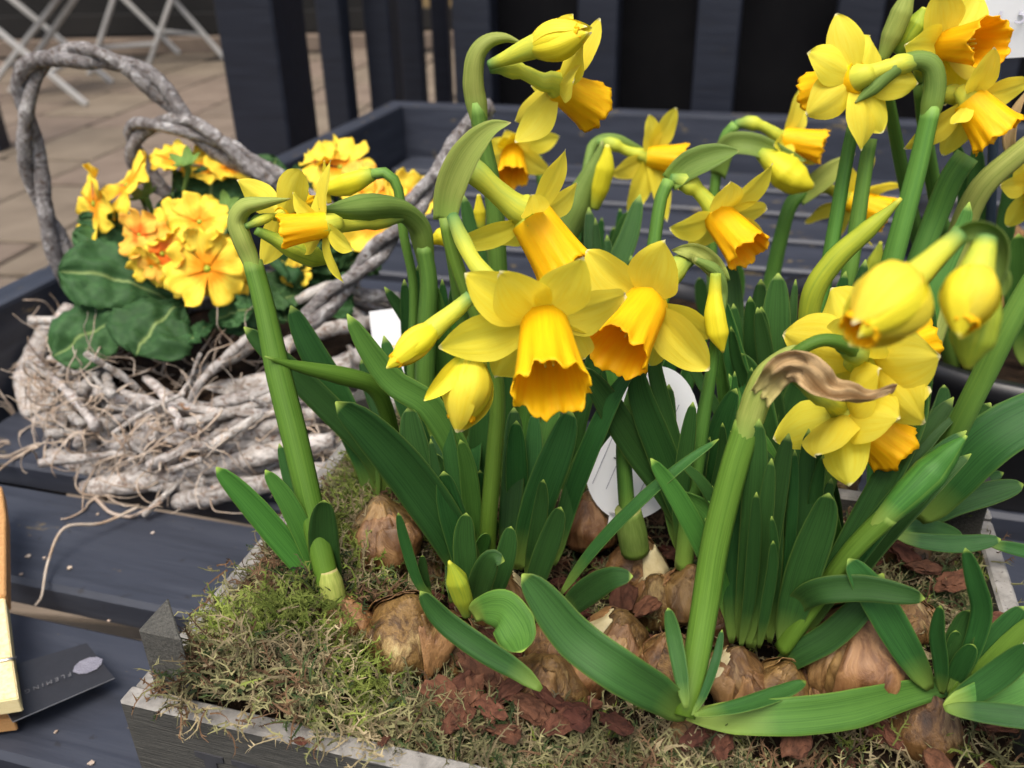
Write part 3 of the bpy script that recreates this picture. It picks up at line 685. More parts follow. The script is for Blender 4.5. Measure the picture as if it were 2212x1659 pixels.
EGG = [(0, .3), (.15, .62), (.35, .95), (.55, 1), (.72, .86), (.86, .55), (.95, .25), (1, .05)]
def petal_bud(pl, tpts, tw, base, tip, wpx, opening=.15, seed=0, mats=('tepal', 'bud', 'tepal'), name='bud'):
    """closed or half-open flower: a green tube, six overlapping cupped tepals and the trumpet inside"""
    hb = tubepx(pl, tpts, tw, 'tubeg', name=name, m=16, n=20)
    B0, T0 = UY(*base), UY(*tip); Ax = nrm(T0 - B0); Lb = np.linalg.norm(T0 - B0); W = wpx*mpp((B0 + T0)/2)
    ra = nrm(np.cross(Ax, [0, 0.2, 1.0])); rb = np.cross(Ax, ra)
    for k in range(6):
        an = k*math.pi/3 + .5 + seed; rad = ra*math.cos(an) + rb*math.sin(an); inn = k % 2
        tp = B0 + Ax*Lb*(1 + .08*math.sin(k*2.3 + seed)) + rad*W*opening*(.7 if inn else 1)
        d = nrm(tp - B0); nrl = nrm(rad - d*(rad @ d))
        tepal(hb, B0, tp, nrl, W*(.86 if inn else .92), (.42 if inn else .46)*W/Lb, -.8, 40 + k + int(seed*10), mats[k % 3], .5, profile=EGG)
    corona(hb, B0 + Ax*Lb*.4, Ax, Lb*.5, W*.26, W*.3, 70 + int(seed*10), .8)
    return hb

def bulb(pl, u, v, wpx, tilt=(0, 0), dz=.0, skins=4, name='bulb', zc=None):
    z = RZ - .004 + dz if zc is None else zc
    c = UZ(u, v, z); r = wpx/2*mpp(c); n, m = 20, 22; sd = rng.random()*40
    pr = [(-1.05, .15), (-.9, .6), (-.6, .9), (-.2, 1.0), (.2, .96), (.55, .78), (.85, .5), (1.1, .3), (1.25, .22), (1.35, .02)]
    zz = np.linspace(-1.05, 1.35, n); rr = np.interp(zz, [p[0] for p in pr], [p[1] for p in pr])
    ax = nrm(np.array([tilt[0], tilt[1], 1.0])); N = nrm(np.cross(ax, [0, 1, .01])); B = np.cross(ax, N)
    def ring(scale, h0, h1, a0, a1, mm, nn, rough, flare=0):
        G = np.zeros((nn, mm, 3)); hz = np.linspace(h0, h1, nn)
        for i in range(nn):
            R_ = np.interp(hz[i], zz, rr)*scale + flare*max(0, (i/(nn-1) - .6))
            for j in range(mm):
                a = a0 + (a1-a0)*j/(mm-1)
                e = 1 + rough*noise.noise(Vector((math.cos(a)*2.2 + sd, math.sin(a)*2.2, hz[i]*1.2))) + .35*rough*noise.noise(Vector((a*6, hz[i]*2, sd)))
                G[i, j] = c + r*(ax*hz[i]*.92 + (N*math.cos(a) + B*math.sin(a))*R_*e)
        return G
    G = ring(1, -1.05, 1.35, 0, 2*math.pi, m+1, n, .17)[:, :m]
    V = G.reshape(-1, 3); F = grid_faces(n, m, True)
    uv = np.stack(np.broadcast_arrays(np.abs(np.linspace(-1, 1, m))[None, :], np.linspace(0, 1, n)[:, None]), -1).reshape(-1, 2) + sd
    o = mk(name, V, F, M['bulb'], pl, uv)
    for k in range(skins):
        a0 = rng.uniform(-math.pi, math.pi); wd = rng.uniform(.8, 1.9); h1 = rng.uniform(.5, 1.28); h0 = rng.uniform(-.9, -.2)
        mm, nn = 11, 12; S = ring(1.035 + .03*k, h0, h1, a0, a0 + wd, mm, nn, .19, rng.choice((0, .15, .35)))
        for j in range(mm):         # torn upper and lower edges
            cut = .28*noise.noise(Vector((j*.9, k*5.1, sd)));
            S[-1, j] += (S[-2, j] - S[-1, j])*max(-.3, cut*3); S[0, j] += (S[1, j] - S[0, j])*max(-.3, cut*2.2)
        NN = S - (c + (S - c) @ ax[:, None]*ax); NN /= np.linalg.norm(NN, axis=2)[..., None] + 1e-9
        V, F = sheet_geo(S, np.full((nn, mm), .00035), NN)
        u2 = np.stack(np.broadcast_arrays(np.linspace(0, wd/6, mm)[None, :], np.linspace(0, 1, nn)[:, None]), -1).reshape(-1, 2) + sd + k
        mk('papery_skin', V, F, M['bulbskin' if rng.random() > .13 else 'bulbflesh'], o, np.r_[u2, u2])
    return o

def sheath(pl, u, v, u2, v2, w0, w1, y=None):
    return None      # necks are formed by the leaf bases themselves

# ---- A: lone tall stem at the left end
A = plant((715, 1275), 'daffodil on a tall lone bent stem beside the mossy crate corner post')
bulb(A, 742, 1345, 132, (-.12, .0), .006, 6); bulb(A, 880, 1370, 185, (.15, -.1), .006, 5)
sheath(A, 716, 1290, 706, 1215, 58, 52)
stem(A, [(714, 1288), (703, 1235), (672, 1100), (635, 940), (600, 800), (570, 660), (545, 565)], [48, 52, 55, 57, 55, 46, 42], .272, .335, 'stemlime')
tubepx(A, [(722, 1300), (716, 1270), (709, 1232)], [56, 58, 56, 40], 'spathepale', .272, .276, 'sheath', 14, 16)
tubepx(A, [(551, 595, .333), (541, 555, .3355), (525, 518, .336), (512, 478, .338), (528, 448, .338), (570, 438, .338), (628, 429, .34)], [34, 46, 49, 47, 40, 24, 3], 'spathepale', name='spathe', m=14, mod=lambda t, p: 1 + .12*np.cos(3*p + 5*t))
leaf(A, [(467, 1009), (540, 1085), (620, 1180), (690, 1265), (712, 1290)], 58, .0, (10, 25), 'leaflight')
leaf(A, [(573, 1015), (625, 1090), (675, 1200), (705, 1290)], 46, .0, (-10, 15), 'leaflight')
leaf(A, [(603, 958), (630, 1050), (670, 1160), (700, 1250)], 30, .02)
leaf(A, [(700, 1080), (698, 1130), (702, 1200), (722, 1290)], 66, -.004, (5, 0), 'leaf', ch=.3)
tubepx(A, [(530, 500, .34), (553, 470, .338), (590, 466, .342)], [10, 12, 12], 'stemlime', name='pedicel', m=8, n=14)
bud(A, [(552, 497, .336), (590, 515, .338), (640, 540, .34), (690, 558, .342), (719, 564, .344)], [20, 30, 48, 52, 6], .34, mat='greenbud')
flower(A, (610, 462), (665, 432), 'far', [(512, 389), (650, 365), (566, 573), (614, 540), (700, 480, 'far'), (640, 420, 'far')], [(530, 490, .337), (560, 478, .337), (585, 468, .34)], 16, 22, .02, .026, 60, .352, opn=.5)

# ---- B: back-left bulb with a small lime bud
Bp = plant((815, 1110), 'daffodil with split pale bulb and small lime bud leaning toward the twig basket')
bulb(Bp, 832, 1160, 165, (-.05, .1), .016, 5)
leaf(Bp, [(628, 660), (665, 740), (730, 860), (790, 1000), (808, 1100)], 66, .02, (10, 20))
leaf(Bp, [(527, 706), (585, 760), (690, 860), (800, 980), (840, 1090)], 58, .0, (0, 15), 'leaf')
leaf(Bp, [(780, 777), (800, 840), (830, 930), (845, 1060)], 34, .03)
leaf(Bp, [(826, 906), (840, 960), (845, 1080)], 34, .02)
sheath(Bp, 812, 1125, 800, 1060, 42, 36)
tubepx(Bp, [(850, 1060), (850, 960), (828, 870), (800, 830), (740, 812), (660, 795), (600, 780), (572, 770)], [32, 32, 34, 36, 40, 44, 30, 4], 'stemlime', None, .31, 'bud', m=14)

# ---- C: front left cluster
Cc = plant((1010, 1330), 'low daffodil cluster with broad folded leaf over bare papery bulbs')
bulb(Cc, 1180, 1500, 190, (.1, -.1), -.008, 3)
leaf(Cc, [(725, 868), (790, 920), (880, 1020), (970, 1150), (1040, 1290)], 100, -.012, (8, 18), 'leaf', ch=.3)
leaf(Cc, [(860, 1108), (875, 1170), (905, 1260), (940, 1300)], 26, 0)
leaf(Cc, [(912, 1200), (915, 1240), (928, 1290)], 22, 0, (0, 0))
leaf(Cc, [(1007, 1108), (1003, 1170), (1012, 1260), (1030, 1320)], 52, -.004, (4, 0))
leaf(Cc, [(958, 1018), (972, 1090), (1000, 1190), (1025, 1300)], 62, -.002, (-8, 8))
leaf(Cc, [(1104, 1137), (1095, 1190), (1075, 1260), (1060, 1310)], 46, .002)
leaf(Cc, [(1090, 1212), (1065, 1205), (1045, 1240), (1030, 1290), (1022, 1325)], 56, -.008, (10, 5), 'leaf', ch=.35)
bud(Cc, [(1008, 1330), (1000, 1290), (985, 1245), (970, 1212)], [20, 46, 50, 6], .26, .258, 'greenbud')
leaf(Cc, [(908, 1277, .235), (960, 1340, .233), (1040, 1400, .228), (1120, 1450, .224), (1170, 1490, .22)], 56, 0, (15, 25), 'leaf')
leaf(Cc, [(1128, 1408, .228), (1120, 1370, .236), (1085, 1320, .246), (1040, 1318, .252), (1020, 1330, .256)], 100, 0, (0, -20), 'leaflight', ch=.15, profile=[(0, .3), (.25, .6), (.5, .95), (.75, 1), (.9, .75), (.97, .45), (1, .1)])
leaf(Cc, [(994, 950), (1010, 1010), (1020, 1100), (1030, 1220)], 42, .0, (0, 0), 'leaflight')
leaf(Cc, [(930, 948), (940, 1010), (960, 1100), (1010, 1280)], 24, .02)
sheath(Cc, 1000, 1345, 1005, 1290, 50, 36)

# ---- D: big front flower with two buds, scape rising behind the cluster
D = plant((1060, 1240), 'daffodil with the widest open flower, one closed bud and one drooping half-open bud')
bulb(D, 1075, 1300, 150, (0, 0), -.004, 2)
stem(D, [(1052, 1240), (1056, 1120), (1068, 980), (1075, 860), (1060, 760), (1020, 660), (992, 590), (972, 520), (963, 470)], [44, 46, 48, 46, 44, 42, 40, 40, 40], None, .325, 'stemlime')
leaf(D, [(1104, 265, .318), (1060, 280, .32), (1010, 335, .322), (975, 410, .325), (962, 480, .327)], 74, 0, (20, 30), 'spathepale', ch=.5, profile=POINTED, name='spathe', th=.0006)
flower(D, (1175, 690), (1191, 848), 'near', [(1003, 592), (1078, 590), (1257, 556), (1352, 636), (947, 750), (1072, 815), (1264, 775)],
       [(978, 468, .32), (1000, 520, .31), (1035, 580, .298), (1110, 650, .285)], 50, 80,   .034, .033, 102, .272, tubew=[.3, .36, .42, .38, .42, .46, .6, .95])
petal_bud(D, [(1018, 640, .287), (985, 670, .285), (950, 698, .282), (930, 716, .28)], [32, 38, 44, 52], (958, 692, .283), (842, 790, .269), 60, .05, .3, ('bud', 'tepal', 'bud'))
petal_bud(D, [(1034, 735, .276), (1030, 752, .275), (1026, 768, .274), (1022, 785, .273)], [40, 46, 54, 66], (1026, 760, .274), (992, 922, .26), 100, .12, .9)
C0 = UY(1000, 770, .27)
tepal(D, C0, UY(916, 866, .258), nrm(np.array([.3, -1, .3])), 46*mpp(C0), .12, .4, 5, 'bud', name='tepal')
leaf(D, [(1006, 610), (1040, 640), (1070, 700)], 40, 0, mat='spathepale', y0=.29, profile=POINTED, name='spathe', th=.0005)
leaf(D, [(884, 877), (893, 950), (925, 1080), (1000, 1250)], 70, .02, (0, 10))
leaf(D, [(957, 886), (970, 960), (990, 1080), (1030, 1240)], 38, .02)
leaf(D, [(750, 678), (800, 760), (850, 825), (930, 880), (1000, 1010), (1040, 1200)], 62, .01, (5, 15), 'leaflight')
leaf(D, [(829, 725), (850, 800), (900, 930), (1000, 1200)], 46, .03)

# ---- E: middle plant, leaves crossing
E = plant((1225, 1300), 'daffodil of narrow crossing leaves around the oval white label')
bulb(E, 1275, 1130, 130, (0, .1), .004, 4); bulb(E, 1330, 1385, 150, (.1, -.1), .0, 4)
leaf(E, [(1553, 948, .262), (1480, 1000, .258), (1380, 1085, .258), (1280, 1190, .264), (1210, 1285, .27)], 34, 0, (35, 45), 'leaf')
leaf(E, [(1367, 1245, .232), (1320, 1250, .236), (1260, 1285, .246), (1215, 1325, .256)], 60, 0, (10, 15))
leaf(E, [(1234, 886), (1215, 950), (1165, 1080), (1120, 1230)], 74, .0, (-5, 10))
leaf(E, [(1208, 905), (1190, 1000), (1160, 1120), (1140, 1230)], 36, .03)
leaf(E, [(1174, 1036), (1170, 1090), (1155, 1180), (1140, 1260)], 38, -.006, (10, 30))
leaf(E, [(1212, 1095), (1195, 1150), (1165, 1230), (1145, 1300)], 52, -.006)
leaf(E, [(1370, 796), (1330, 850), (1270, 980), (1220, 1120), (1205, 1200)], 48, .0, (20, 25))
leaf(E, [(1110, 880), (1110, 1000), (1100, 1120), (1090, 1230)], 50, .03)
leaf(E, [(1155, 890), (1150, 1000), (1130, 1130), (1115, 1230)], 44, .03)
leaf(E, [(1300, 640), (1290, 760), (1250, 900), (1220, 1090)], 44, .0)
sheath(E, 1225, 1320, 1215, 1250, 50, 40)

# ---- big second flower
Fp = plant((1365, 1180), 'daffodil with a nodding open flower above the oval white label')
bulb(Fp, 1380, 1225, 130, (0, 0), -.004, 3)
stem(Fp, [(1365, 1190), (1352, 1060), (1350, 930), (1385, 800), (1430, 660), (1450, 590)], [46, 44, 42, 38, 34, 30], None, .33)
flower(Fp, (1398, 655), (1325, 765), 'near', [(1266, 541), (1437, 521), (1537, 727), (1533, 799), (1402, 788), (1284, 612)],
       [(1490, 555, .345), (1465, 575, .34), (1435, 605, .335), (1415, 632, .325)], 46, 74,   .029, .031, 96, .312)
leaf(Fp, [(1450, 540), (1500, 545), (1540, 575), (1562, 612)], 46, 0, mat='spathepale', y0=.34, profile=POINTED, name='spathe', th=.0006, ch=.4, crumple=.002)
leaf(Fp, [(1255, 790), (1300, 850), (1370, 960), (1440, 1060), (1500, 1180)], 66, -.004, (0, 10), 'leaf')
leaf(Fp, [(1374, 785), (1385, 860), (1430, 980), (1475, 1110), (1490, 1190)], 66, .0, (-6, 6))
leaf(Fp, [(1408, 700), (1415, 800), (1450, 940), (1490, 1080), (1500, 1190)], 38, .02)
leaf(Fp, [(1385, 790), (1375, 880), (1365, 1000), (1360, 1150)], 40, .03)
tubepx(Fp, [(1372, 1190), (1365, 1150), (1356, 1100)], [66, 70, 60], 'spathe', name='sheath', n=10, m=14)

G = plant((1480, 1225), 'daffodil with one slim hanging yellow bud on a straight stem')
bulb(G, 1490, 1285, 130, (0, 0), 0, 3)
stem(G, [(1477, 1225), (1490, 1100), (1520, 900), (1540, 780), (1550, 690)], [50, 48, 44, 34, 26], None, .315)
bud(G, [(1546, 590), (1545, 630), (1546, 680), (1553, 725), (1562, 762)], [24, 30, 48, 50, 5], .315, .305)
tubepx(G, [(1552, 690, .33), (1560, 640, .335), (1556, 605, .335), (1540, 580, .335), (1500, 560, .335)], [26, 28, 30, 30, 14], 'spathe', name='spathe', m=12)
sheath(G, 1476, 1240, 1474, 1170, 62, 56)
leaf(G, [(1497, 868), (1485, 950), (1470, 1080), (1470, 1200)], 38, -.01, (0, 0))
leaf(G, [(1591, 839), (1570, 890), (1535, 1000), (1510, 1150)], 56, .0)
leaf(G, [(1587, 802), (1585, 870), (1560, 1000), (1530, 1160)], 22, .01)
leaf(G, [(1445, 830), (1440, 950), (1450, 1080), (1465, 1190)], 46, .02)
leaf(G, [(1561, 913), (1560, 980), (1540, 1080), (1510, 1190)], 24, -.01)
leaf(G, [(1539, 1050), (1525, 1110), (1505, 1200)], 28, -.01)

# ---- H: front thick stem with dried spathe and the two back-turned flowers
H = plant((1488, 1545), 'daffodil with thick flattened stem, dry brown papery sheath and two flowers turned away')
bulb(H, 1450, 1430, 130, (-.05, .1), .004, 4); bulb(H, 1500, 1600, 120, (0, -.1), -.012, 2)
stem(H, [(1478, 1548, .212), (1500, 1440, .224), (1522, 1310, .236), (1545, 1170, .245), (1585, 1010, .252), (1615, 915, .256)], [46, 56, 60, 61, 60, 58], mat='stemlime')
tubepx(H, [(1604, 950, .2545), (1622, 900, .2565), (1638, 852, .258), (1660, 805, .26), (1705, 765, .262), (1740, 755, .263)], [48, 70, 72, 64, 46, 26], 'spathepale', name='spathe', m=14)
leaf(H, [(1931, 846, .232), (1860, 852, .232), (1790, 842, .236), (1735, 795, .242), (1690, 800, .25), (1640, 860, .252)], 70, 0, (-10, 30), 'spathedry', ch=.6, profile=POINTED, name='spathe', th=.0006, n=40, m=13, crumple=.006)
tubepx(H, [(1690, 790, .258), (1730, 755, .256), (1775, 735, .256), (1820, 742, .258), (1850, 765, .262)], [26, 28, 30, 38, 34], 'stemlime', name='pedicel', m=10, n=18)
flower(H, (1868, 775), (1985, 738), 'far', [(1692, 720), (1796, 622), (2032, 770), (1998, 914), (1850, 690, 'near', 130), (1790, 800)], [(1820, 745, .26), (1840, 755, .262), (1855, 765, .266)], 42, 64, .027, .031, 130, .275, bow=-.05)
flower(H, (1826, 888), (1932, 968), 'far', [(1672, 951), (1763, 984), (1835, 1050), (1944, 905, 'near', 120), (2011, 840), (1900, 800)], [(1700, 800, .256), (1745, 830, .252), (1790, 865, .256)], 34, 66, .025, .029, 104, .272, bow=-.06)
leaf(H, [(1128, 1240, .222), (1160, 1275, .22), (1240, 1375, .214), (1340, 1450, .207), (1430, 1505, .21), (1484, 1550, .216)], 96, 0, (5, 10), 'leaf', ch=.3, n=36)
leaf(H, [(2152, 1446, .235), (2080, 1472, .232), (1960, 1500, .226), (1820, 1535, .216), (1660, 1550, .212), (1482, 1548, .217)], 80, 0, (10, -30), 'leaflight', ch=.2, n=40, profile=[(0, .2), (.05, .55), (.12, .85), (.3, 1), (.5, 1), (.7, .75), (.85, .5), (.95, .35), (.99, .2), (1, .05)])
leaf(H, [(1741, 1471, .226), (1690, 1495, .22), (1600, 1525, .211), (1500, 1545, .206)], 40, 0, (40, 30), 'leaf')
leaf(H, [(1443, 1313, .228), (1455, 1370, .224), (1470, 1450, .216), (1482, 1530, .208)], 36, 0, (20, 10), 'leaf')
leaf(H, [(1560, 1360, .232), (1548, 1420, .226), (1520, 1500, .214), (1495, 1545, .207)], 20, 0, (20, 10), 'leaf')

# ---- I, J: right-hand cluster
I = plant((1595, 1400), 'daffodil of upright dark leaves just behind the thick flattened stem')
bulb(I, 1590, 1460, 130, (0, 0), -.002, 4)
leaf(I, [(1640, 905), (1632, 1040), (1622, 1200), (1600, 1390)], 56, .0, (-4, 4))
leaf(I, [(1704, 936), (1680, 1050), (1655, 1200), (1625, 1400)], 50, .01)
leaf(I, [(1667, 990), (1655, 1100), (1640, 1250), (1615, 1400)], 38, -.004)
leaf(I, [(1634, 1063), (1630, 1160), (1618, 1300), (1600, 1400)], 30, -.008)
leaf(I, [(1667, 1115), (1672, 1190), (1660, 1290), (1640, 1400)], 24, -.01)
leaf(I, [(1670, 1168), (1668, 1230), (1655, 1310), (1640, 1400)], 26, -.012)
leaf(I, [(1590, 960), (1585, 1100), (1580, 1250), (1580, 1390)], 44, .015)
sheath(I, 1595, 1425, 1602, 1330, 66, 54); sheath(I, 1640, 1440, 1648, 1370, 36, 30)

J = plant((1680, 1440), 'daffodil with a fat unopened green bud on a slanting stem and one sideways leaf')
bulb(J, 1690, 1490, 130, (.05, -.05), -.004, 4); bulb(J, 1850, 1405, 215, (0, .05), .008, 6)
sheath(J, 1672, 1455, 1700, 1385, 62, 54)
leaf(J, [(1790, 1065), (1778, 1120), (1735, 1240), (1690, 1400)], 76, -.006, (5, 0), 'leaf')
leaf(J, [(1796, 1033), (1780, 1110), (1760, 1230), (1710, 1380)], 34, .01)
leaf(J, [(1717, 970), (1715, 1060), (1705, 1200), (1690, 1390)], 24, .01)
leaf(J, [(1747, 926), (1740, 1040), (1720, 1200), (1700, 1390)], 44, .02)
tubepx(J, [(1690, 1400), (1760, 1300), (1840, 1190), (1920, 1110)], [44, 46, 50, 56], 'stemlime', None, .245, 'stem', m=14, mod=ridged)
tubepx(J, [(1890, 1140, .245), (1920, 1110, .245), (1965, 1065, .247), (2020, 1010, .25), (2060, 968, .25), (2088, 941, .25)], [38, 54, 70, 78, 52, 6], 'leaflight', name='bud', m=18)
leaf(J, [(1998, 1293, .222), (1960, 1285, .226), (1860, 1270, .234), (1760, 1280, .241), (1698, 1325, .252)], 60, 0, (-8, -15), 'leaf')
leaf(J, [(1908, 1238, .244), (1880, 1290, .24), (1800, 1370, .24), (1715, 1420, .244), (1672, 1455, .25)], 62, 0, (10, 20), 'leaf')
leaf(J, [(2088, 930), (2030, 980), (1940, 1080), (1840, 1210), (1720, 1390)], 52, .01, (10, 15))
leaf(J, [(2060, 858), (2020, 910), (1960, 1010), (1880, 1140), (1760, 1340)], 54, .02, (0, 10))
leaf(J, [(2078, 888), (2030, 930), (1950, 1030), (1860, 1170), (1740, 1360)], 28, .018)
leaf(J, [(2098, 980), (2060, 1010), (1990, 1080), (1900, 1180), (1780, 1340)], 38, .01)
leaf(J, [(1990, 810), (1980, 900), (1900, 1060), (1800, 1240), (1720, 1380)], 60, .02, (0, 20), 'leaf')

# ---- K: far right low plant
K = plant((2010, 1520), 'low daffodil with short stubby leaves beside the largest brown bulb in the crate', z=RZ+.004)
bulb(K, 2000, 1570, 150, (0, 0), -.01, 2)
sheath(K, 1990, 1545, 2025, 1470, 70, 60)
leaf(K, [(1832, 1207), (1890, 1290), (1950, 1390), (2010, 1490)], 72, .012, (0, -10), 'leaf')
leaf(K, [(2032, 1308), (2025, 1370), (2032, 1430), (2035, 1500)], 34, -.004, (10, 20))
leaf(K, [(2085, 1184), (2105, 1250), (2120, 1330), (2080, 1450), (2050, 1500)], 44, .0, (15, 5))
leaf(K, [(2104, 1393), (2080, 1430), (2050, 1490)], 42, -.006, (0, 0))
leaf(K, [(2096, 1318), (2080, 1360), (2055, 1430), (2045, 1490)], 56, .002)
leaf(K, [(2065, 1362), (2060, 1400), (2050, 1480)], 36, .0)
leaf(K, [(2212, 1310), (2170, 1360), (2110, 1430), (2050, 1500)], 56, .004)
leaf(K, [(2240, 1330), (2190, 1380), (2120, 1450), (2050, 1505)], 40, .0, mat='stemlime')
leaf(K, [(2225, 1395), (2180, 1440), (2110, 1490), (2040, 1530)], 60, -.006, (10, 10))
leaf(K, [(2290, 1440, .22), (2212, 1480, .217), (2130, 1510, .214), (2040, 1530, .213)], 86, 0, (0, 5), 'leaflight')
leaf(K, [(2300, 1560, .2), (2212, 1550, .202), (2130, 1540, .206), (2040, 1530, .211)], 50, 0, (20, 5), 'leaf')

# ---- Lp: right back, sideways leaves over the crate rim
Lp = plant((1950, 1140), 'daffodil with flat leaves reaching over the right-hand crate rim')
bulb(Lp, 1950, 1190, 120, (0, 0), -.006, 2)
leaf(Lp, [(2162, 1165, .30), (2080, 1175, .302), (2000, 1170, .305), (1930, 1155, .31)], 40, 0, (15, 10), 'leaf')
leaf(Lp, [(2080, 1160, .315), (2020, 1142, .315), (1960, 1138, .315), (1925, 1150, .315)], 36, 0, (20, 15), 'leaf')
leaf(Lp, [(2300, 1215, .3), (2212, 1190, .302), (2130, 1172, .304)], 30, 0, (0, 10), 'leaf', name='leaf')
leaf(Lp, [(2211, 1046), (2140, 1065), (2060, 1090), (1970, 1140)], 54, .0, (5, 10))
leaf(Lp, [(2168, 1021), (2110, 1045), (2040, 1080), (1960, 1135)], 36, .01)
leaf(Lp, [(2140, 870), (2110, 910), (2050, 1000), (1970, 1130)], 56, .0, (0, 10))
leaf(Lp, [(2184, 867), (2140, 900), (2080, 980), (1990, 1130)], 40, .01)
leaf(Lp, [(2330, 850, .31), (2212, 905, .305), (2110, 975, .305), (1985, 1125, .31)], 110, 0, (5, 10), 'leaf')
leaf(Lp, [(2007, 643), (2000, 720), (1980, 860), (1950, 1120)], 56, .0, (0, 5))
leaf(Lp, [(1997, 683), (1985, 760), (1960, 900), (1940, 1120)], 40, -.01)

# ---- N: the two near, out-of-focus buds
Nn = plant((1720, 1400), 'daffodil with a fat half-open bud and a drooping lime bud hanging close above the others', z=RZ+.006)
stem(Nn, [(1715, 1400, .25), (1745, 1200, .282), (1800, 1000, .296), (1850, 850, .302), (1900, 740, .296), (1955, 650, .265), (2025, 560, .226), (2075, 505, .2)], [30, 34, 36, 38, 38, 38, 40, 42])
hb = tubepx(Nn, [(2072, 508, .197), (2030, 545, .194), (1995, 578, .191), (1968, 602, .189), (1945, 622, .188)], [38, 46, 52, 64, 90], 'tubeg', name='flower', m=18, n=22)
B0, T0 = UY(1982, 590, .19), UY(1846, 722, .176); Ax = nrm(T0 - B0); Lb = np.linalg.norm(T0 - B0)
ra = nrm(np.cross(Ax, [0, 0, 1.0])); rb = np.cross(Ax, ra)
EGG = [(0, .3), (.15, .62), (.35, .95), (.55, 1), (.72, .86), (.86, .55), (.95, .25), (1, .05)]
for k in range(6):
    an = k*math.pi/3 + .5; rad = ra*math.cos(an) + rb*math.sin(an); inn = k % 2
    Lk = Lb*(1.0 + .1*math.sin(k*2.3)); tip = B0 + Ax*Lk + rad*(.0020 if inn else .0032)
    d = nrm(tip - B0); nrl = nrm(rad - d*(rad @ d))
    tepal(hb, B0, tip, nrl, (.0115 if inn else .0125), .27 if inn else .3, -.8, 40 + k, 'tepal' if k % 3 else 'bud', .5, profile=EGG)
corona(hb, B0 + Ax*Lb*.5, Ax, Lb*.46, .0042, .0046, 77, .8)
leaf(Nn, [(2158, 620, .19), (2165, 560, .192), (2150, 515, .194), (2110, 497, .196), (2070, 510, .198)], 70, 0, (-20, -60), 'spathe', ch=.6, profile=[(0, .5), (.2, .8), (.5, 1), (.8, .7), (1, .15)], name='spathe', th=.0006)
petal_bud(Nn, [(2132, 515, .194), (2122, 545, .192), (2114, 570, .19), (2108, 590, .189)], [46, 56, 66, 80], (2118, 556, .191), (2076, 716, .18), 106, .06, 1.4, ('bud', 'bud', 'tepal'))
bud(Nn, [(2128, 560, .196), (2120, 650, .194), (2108, 710, .192), (2095, 760, .19), (2090, 795, .189)], [40, 70, 100, 96, 16], .19, mat='greenbud')
leaf(Nn, [(2170, 640, .192), (2160, 600, .193), (2135, 560, .195)], 44, 0, (0, 0), 'spathe', ch=.4, profile=POINTED, name='spathe', th=.0006)

# ---- back row, left: S2 / S3 scapes
S = plant((930, 1010), 'daffodil with an inflated green sheath and flower facing the primroses', z=RZ+.006)
bulb(S, 935, 1050, 110, (0, 0), -.008, 1)
stem(S, [(925, 1010), (918, 850), (922, 700), (926, 610), (914, 530)], [56, 56, 56, 52, 46], .365, .385)
tubepx(S, [(920, 565, .385), (914, 528, .385), (904, 488, .384), (872, 458, .378), (830, 450, .368), (770, 452, .352), (725, 454, .342), (690, 451, .335)], [40, 54, 56, 60, 70, 70, 46, 4], 'spathe', name='spathe', m=16, mod=lambda t, p: 1 + .08*np.cos(4*p + 3*t))
flower(S, (700, 486), (600, 501), 'mid', [(632, 416), (715, 346), (764, 540), (743, 611), (684, 410, 'far'), (655, 545, 'far')], [(870, 470, .375), (820, 480, .362), (760, 487, .345), (725, 487, .335)], 27, 38, .0195, .0225, 46, .328, frill=.8, opn=.25)
stem(S, [(895, 1000), (890, 800), (893, 620), (872, 508), (864, 430), (855, 395), (835, 374), (806, 376)], [34, 32, 30, 28, 26, 26, 28, 32], .38, .4)
bud(S, [(806, 376, .4), (770, 390, .4), (740, 400, .4), (712, 408, .4), (690, 415, .4)], [30, 44, 52, 36, 8], .4, mat='bud')
leaf(S, [(700, 345), (704, 400), (712, 440)], 14, 0, (0, 0), 'tepal', y0=.4, profile=POINTED, name='tepal', th=.0004)
leaf(S, [(873, 603), (880, 700), (893, 850), (905, 1000)], 32, .01)
leaf(S, [(934, 606), (945, 680), (960, 800), (950, 1000)], 46, .0, (0, 0), 'leaflight')
leaf(S, [(955, 603), (960, 700), (965, 850), (955, 1000)], 30, .02)
leaf(S, [(985, 600), (985, 760), (975, 900), (960, 1000)], 50, .02)
leaf(S, [(905, 570), (905, 700), (905, 850), (915, 1000)], 46, .02)

# ---- W: tallest scape in the centre (top flower + bud), and F3
W = plant((1075, 960), 'tallest daffodil, with one bud and one deep-orange trumpet over the bench rim', z=RZ+.006)
bulb(W, 1080, 1010, 110, (0, 0), -.01, 1)
stem(W, [(1085, 960), (1082, 760), (1074, 560), (1066, 420), (1040, 290), (1030, 220)], [54, 56, 56, 54, 50, 46], .385, .4)
tubepx(W, [(1036, 262, .4), (1030, 222, .4), (1024, 175, .4), (1030, 120, .4), (1055, 90, .4), (1090, 82, .4), (1125, 92, .4)], [40, 54, 54, 50, 40, 26, 6], 'spathepale', name='spathe', m=14, mod=lambda t, p: 1 + .1*np.cos(3*p + 4*t))
petal_bud(W, [(1058, 140, .395), (1095, 125, .391), (1135, 108, .388), (1165, 97, .386)], [22, 32, 46, 58], (1130, 110, .3885), (1270, 66, .378), 72, .12, .2, ('bud', 'tepal', 'bud'))
C0 = UY(1190, 86, .384); tepal(W, C0, UY(1238, 30, .384), nrm(np.array([.2, -1, .1])), 40*mpp(C0), .15, .3, 8)
flower(W, (1205, 185), (1284, 233), 'far', [(1297, 40), (1113, 308), (1112, 262), (1240, 175, 'near', 74), (1148, 185), (1262, 92)], [(1060, 145, .402), (1095, 145, .4), (1135, 158, .398), (1175, 178, .398)], 33, 56, .025, .029, 66, .4)
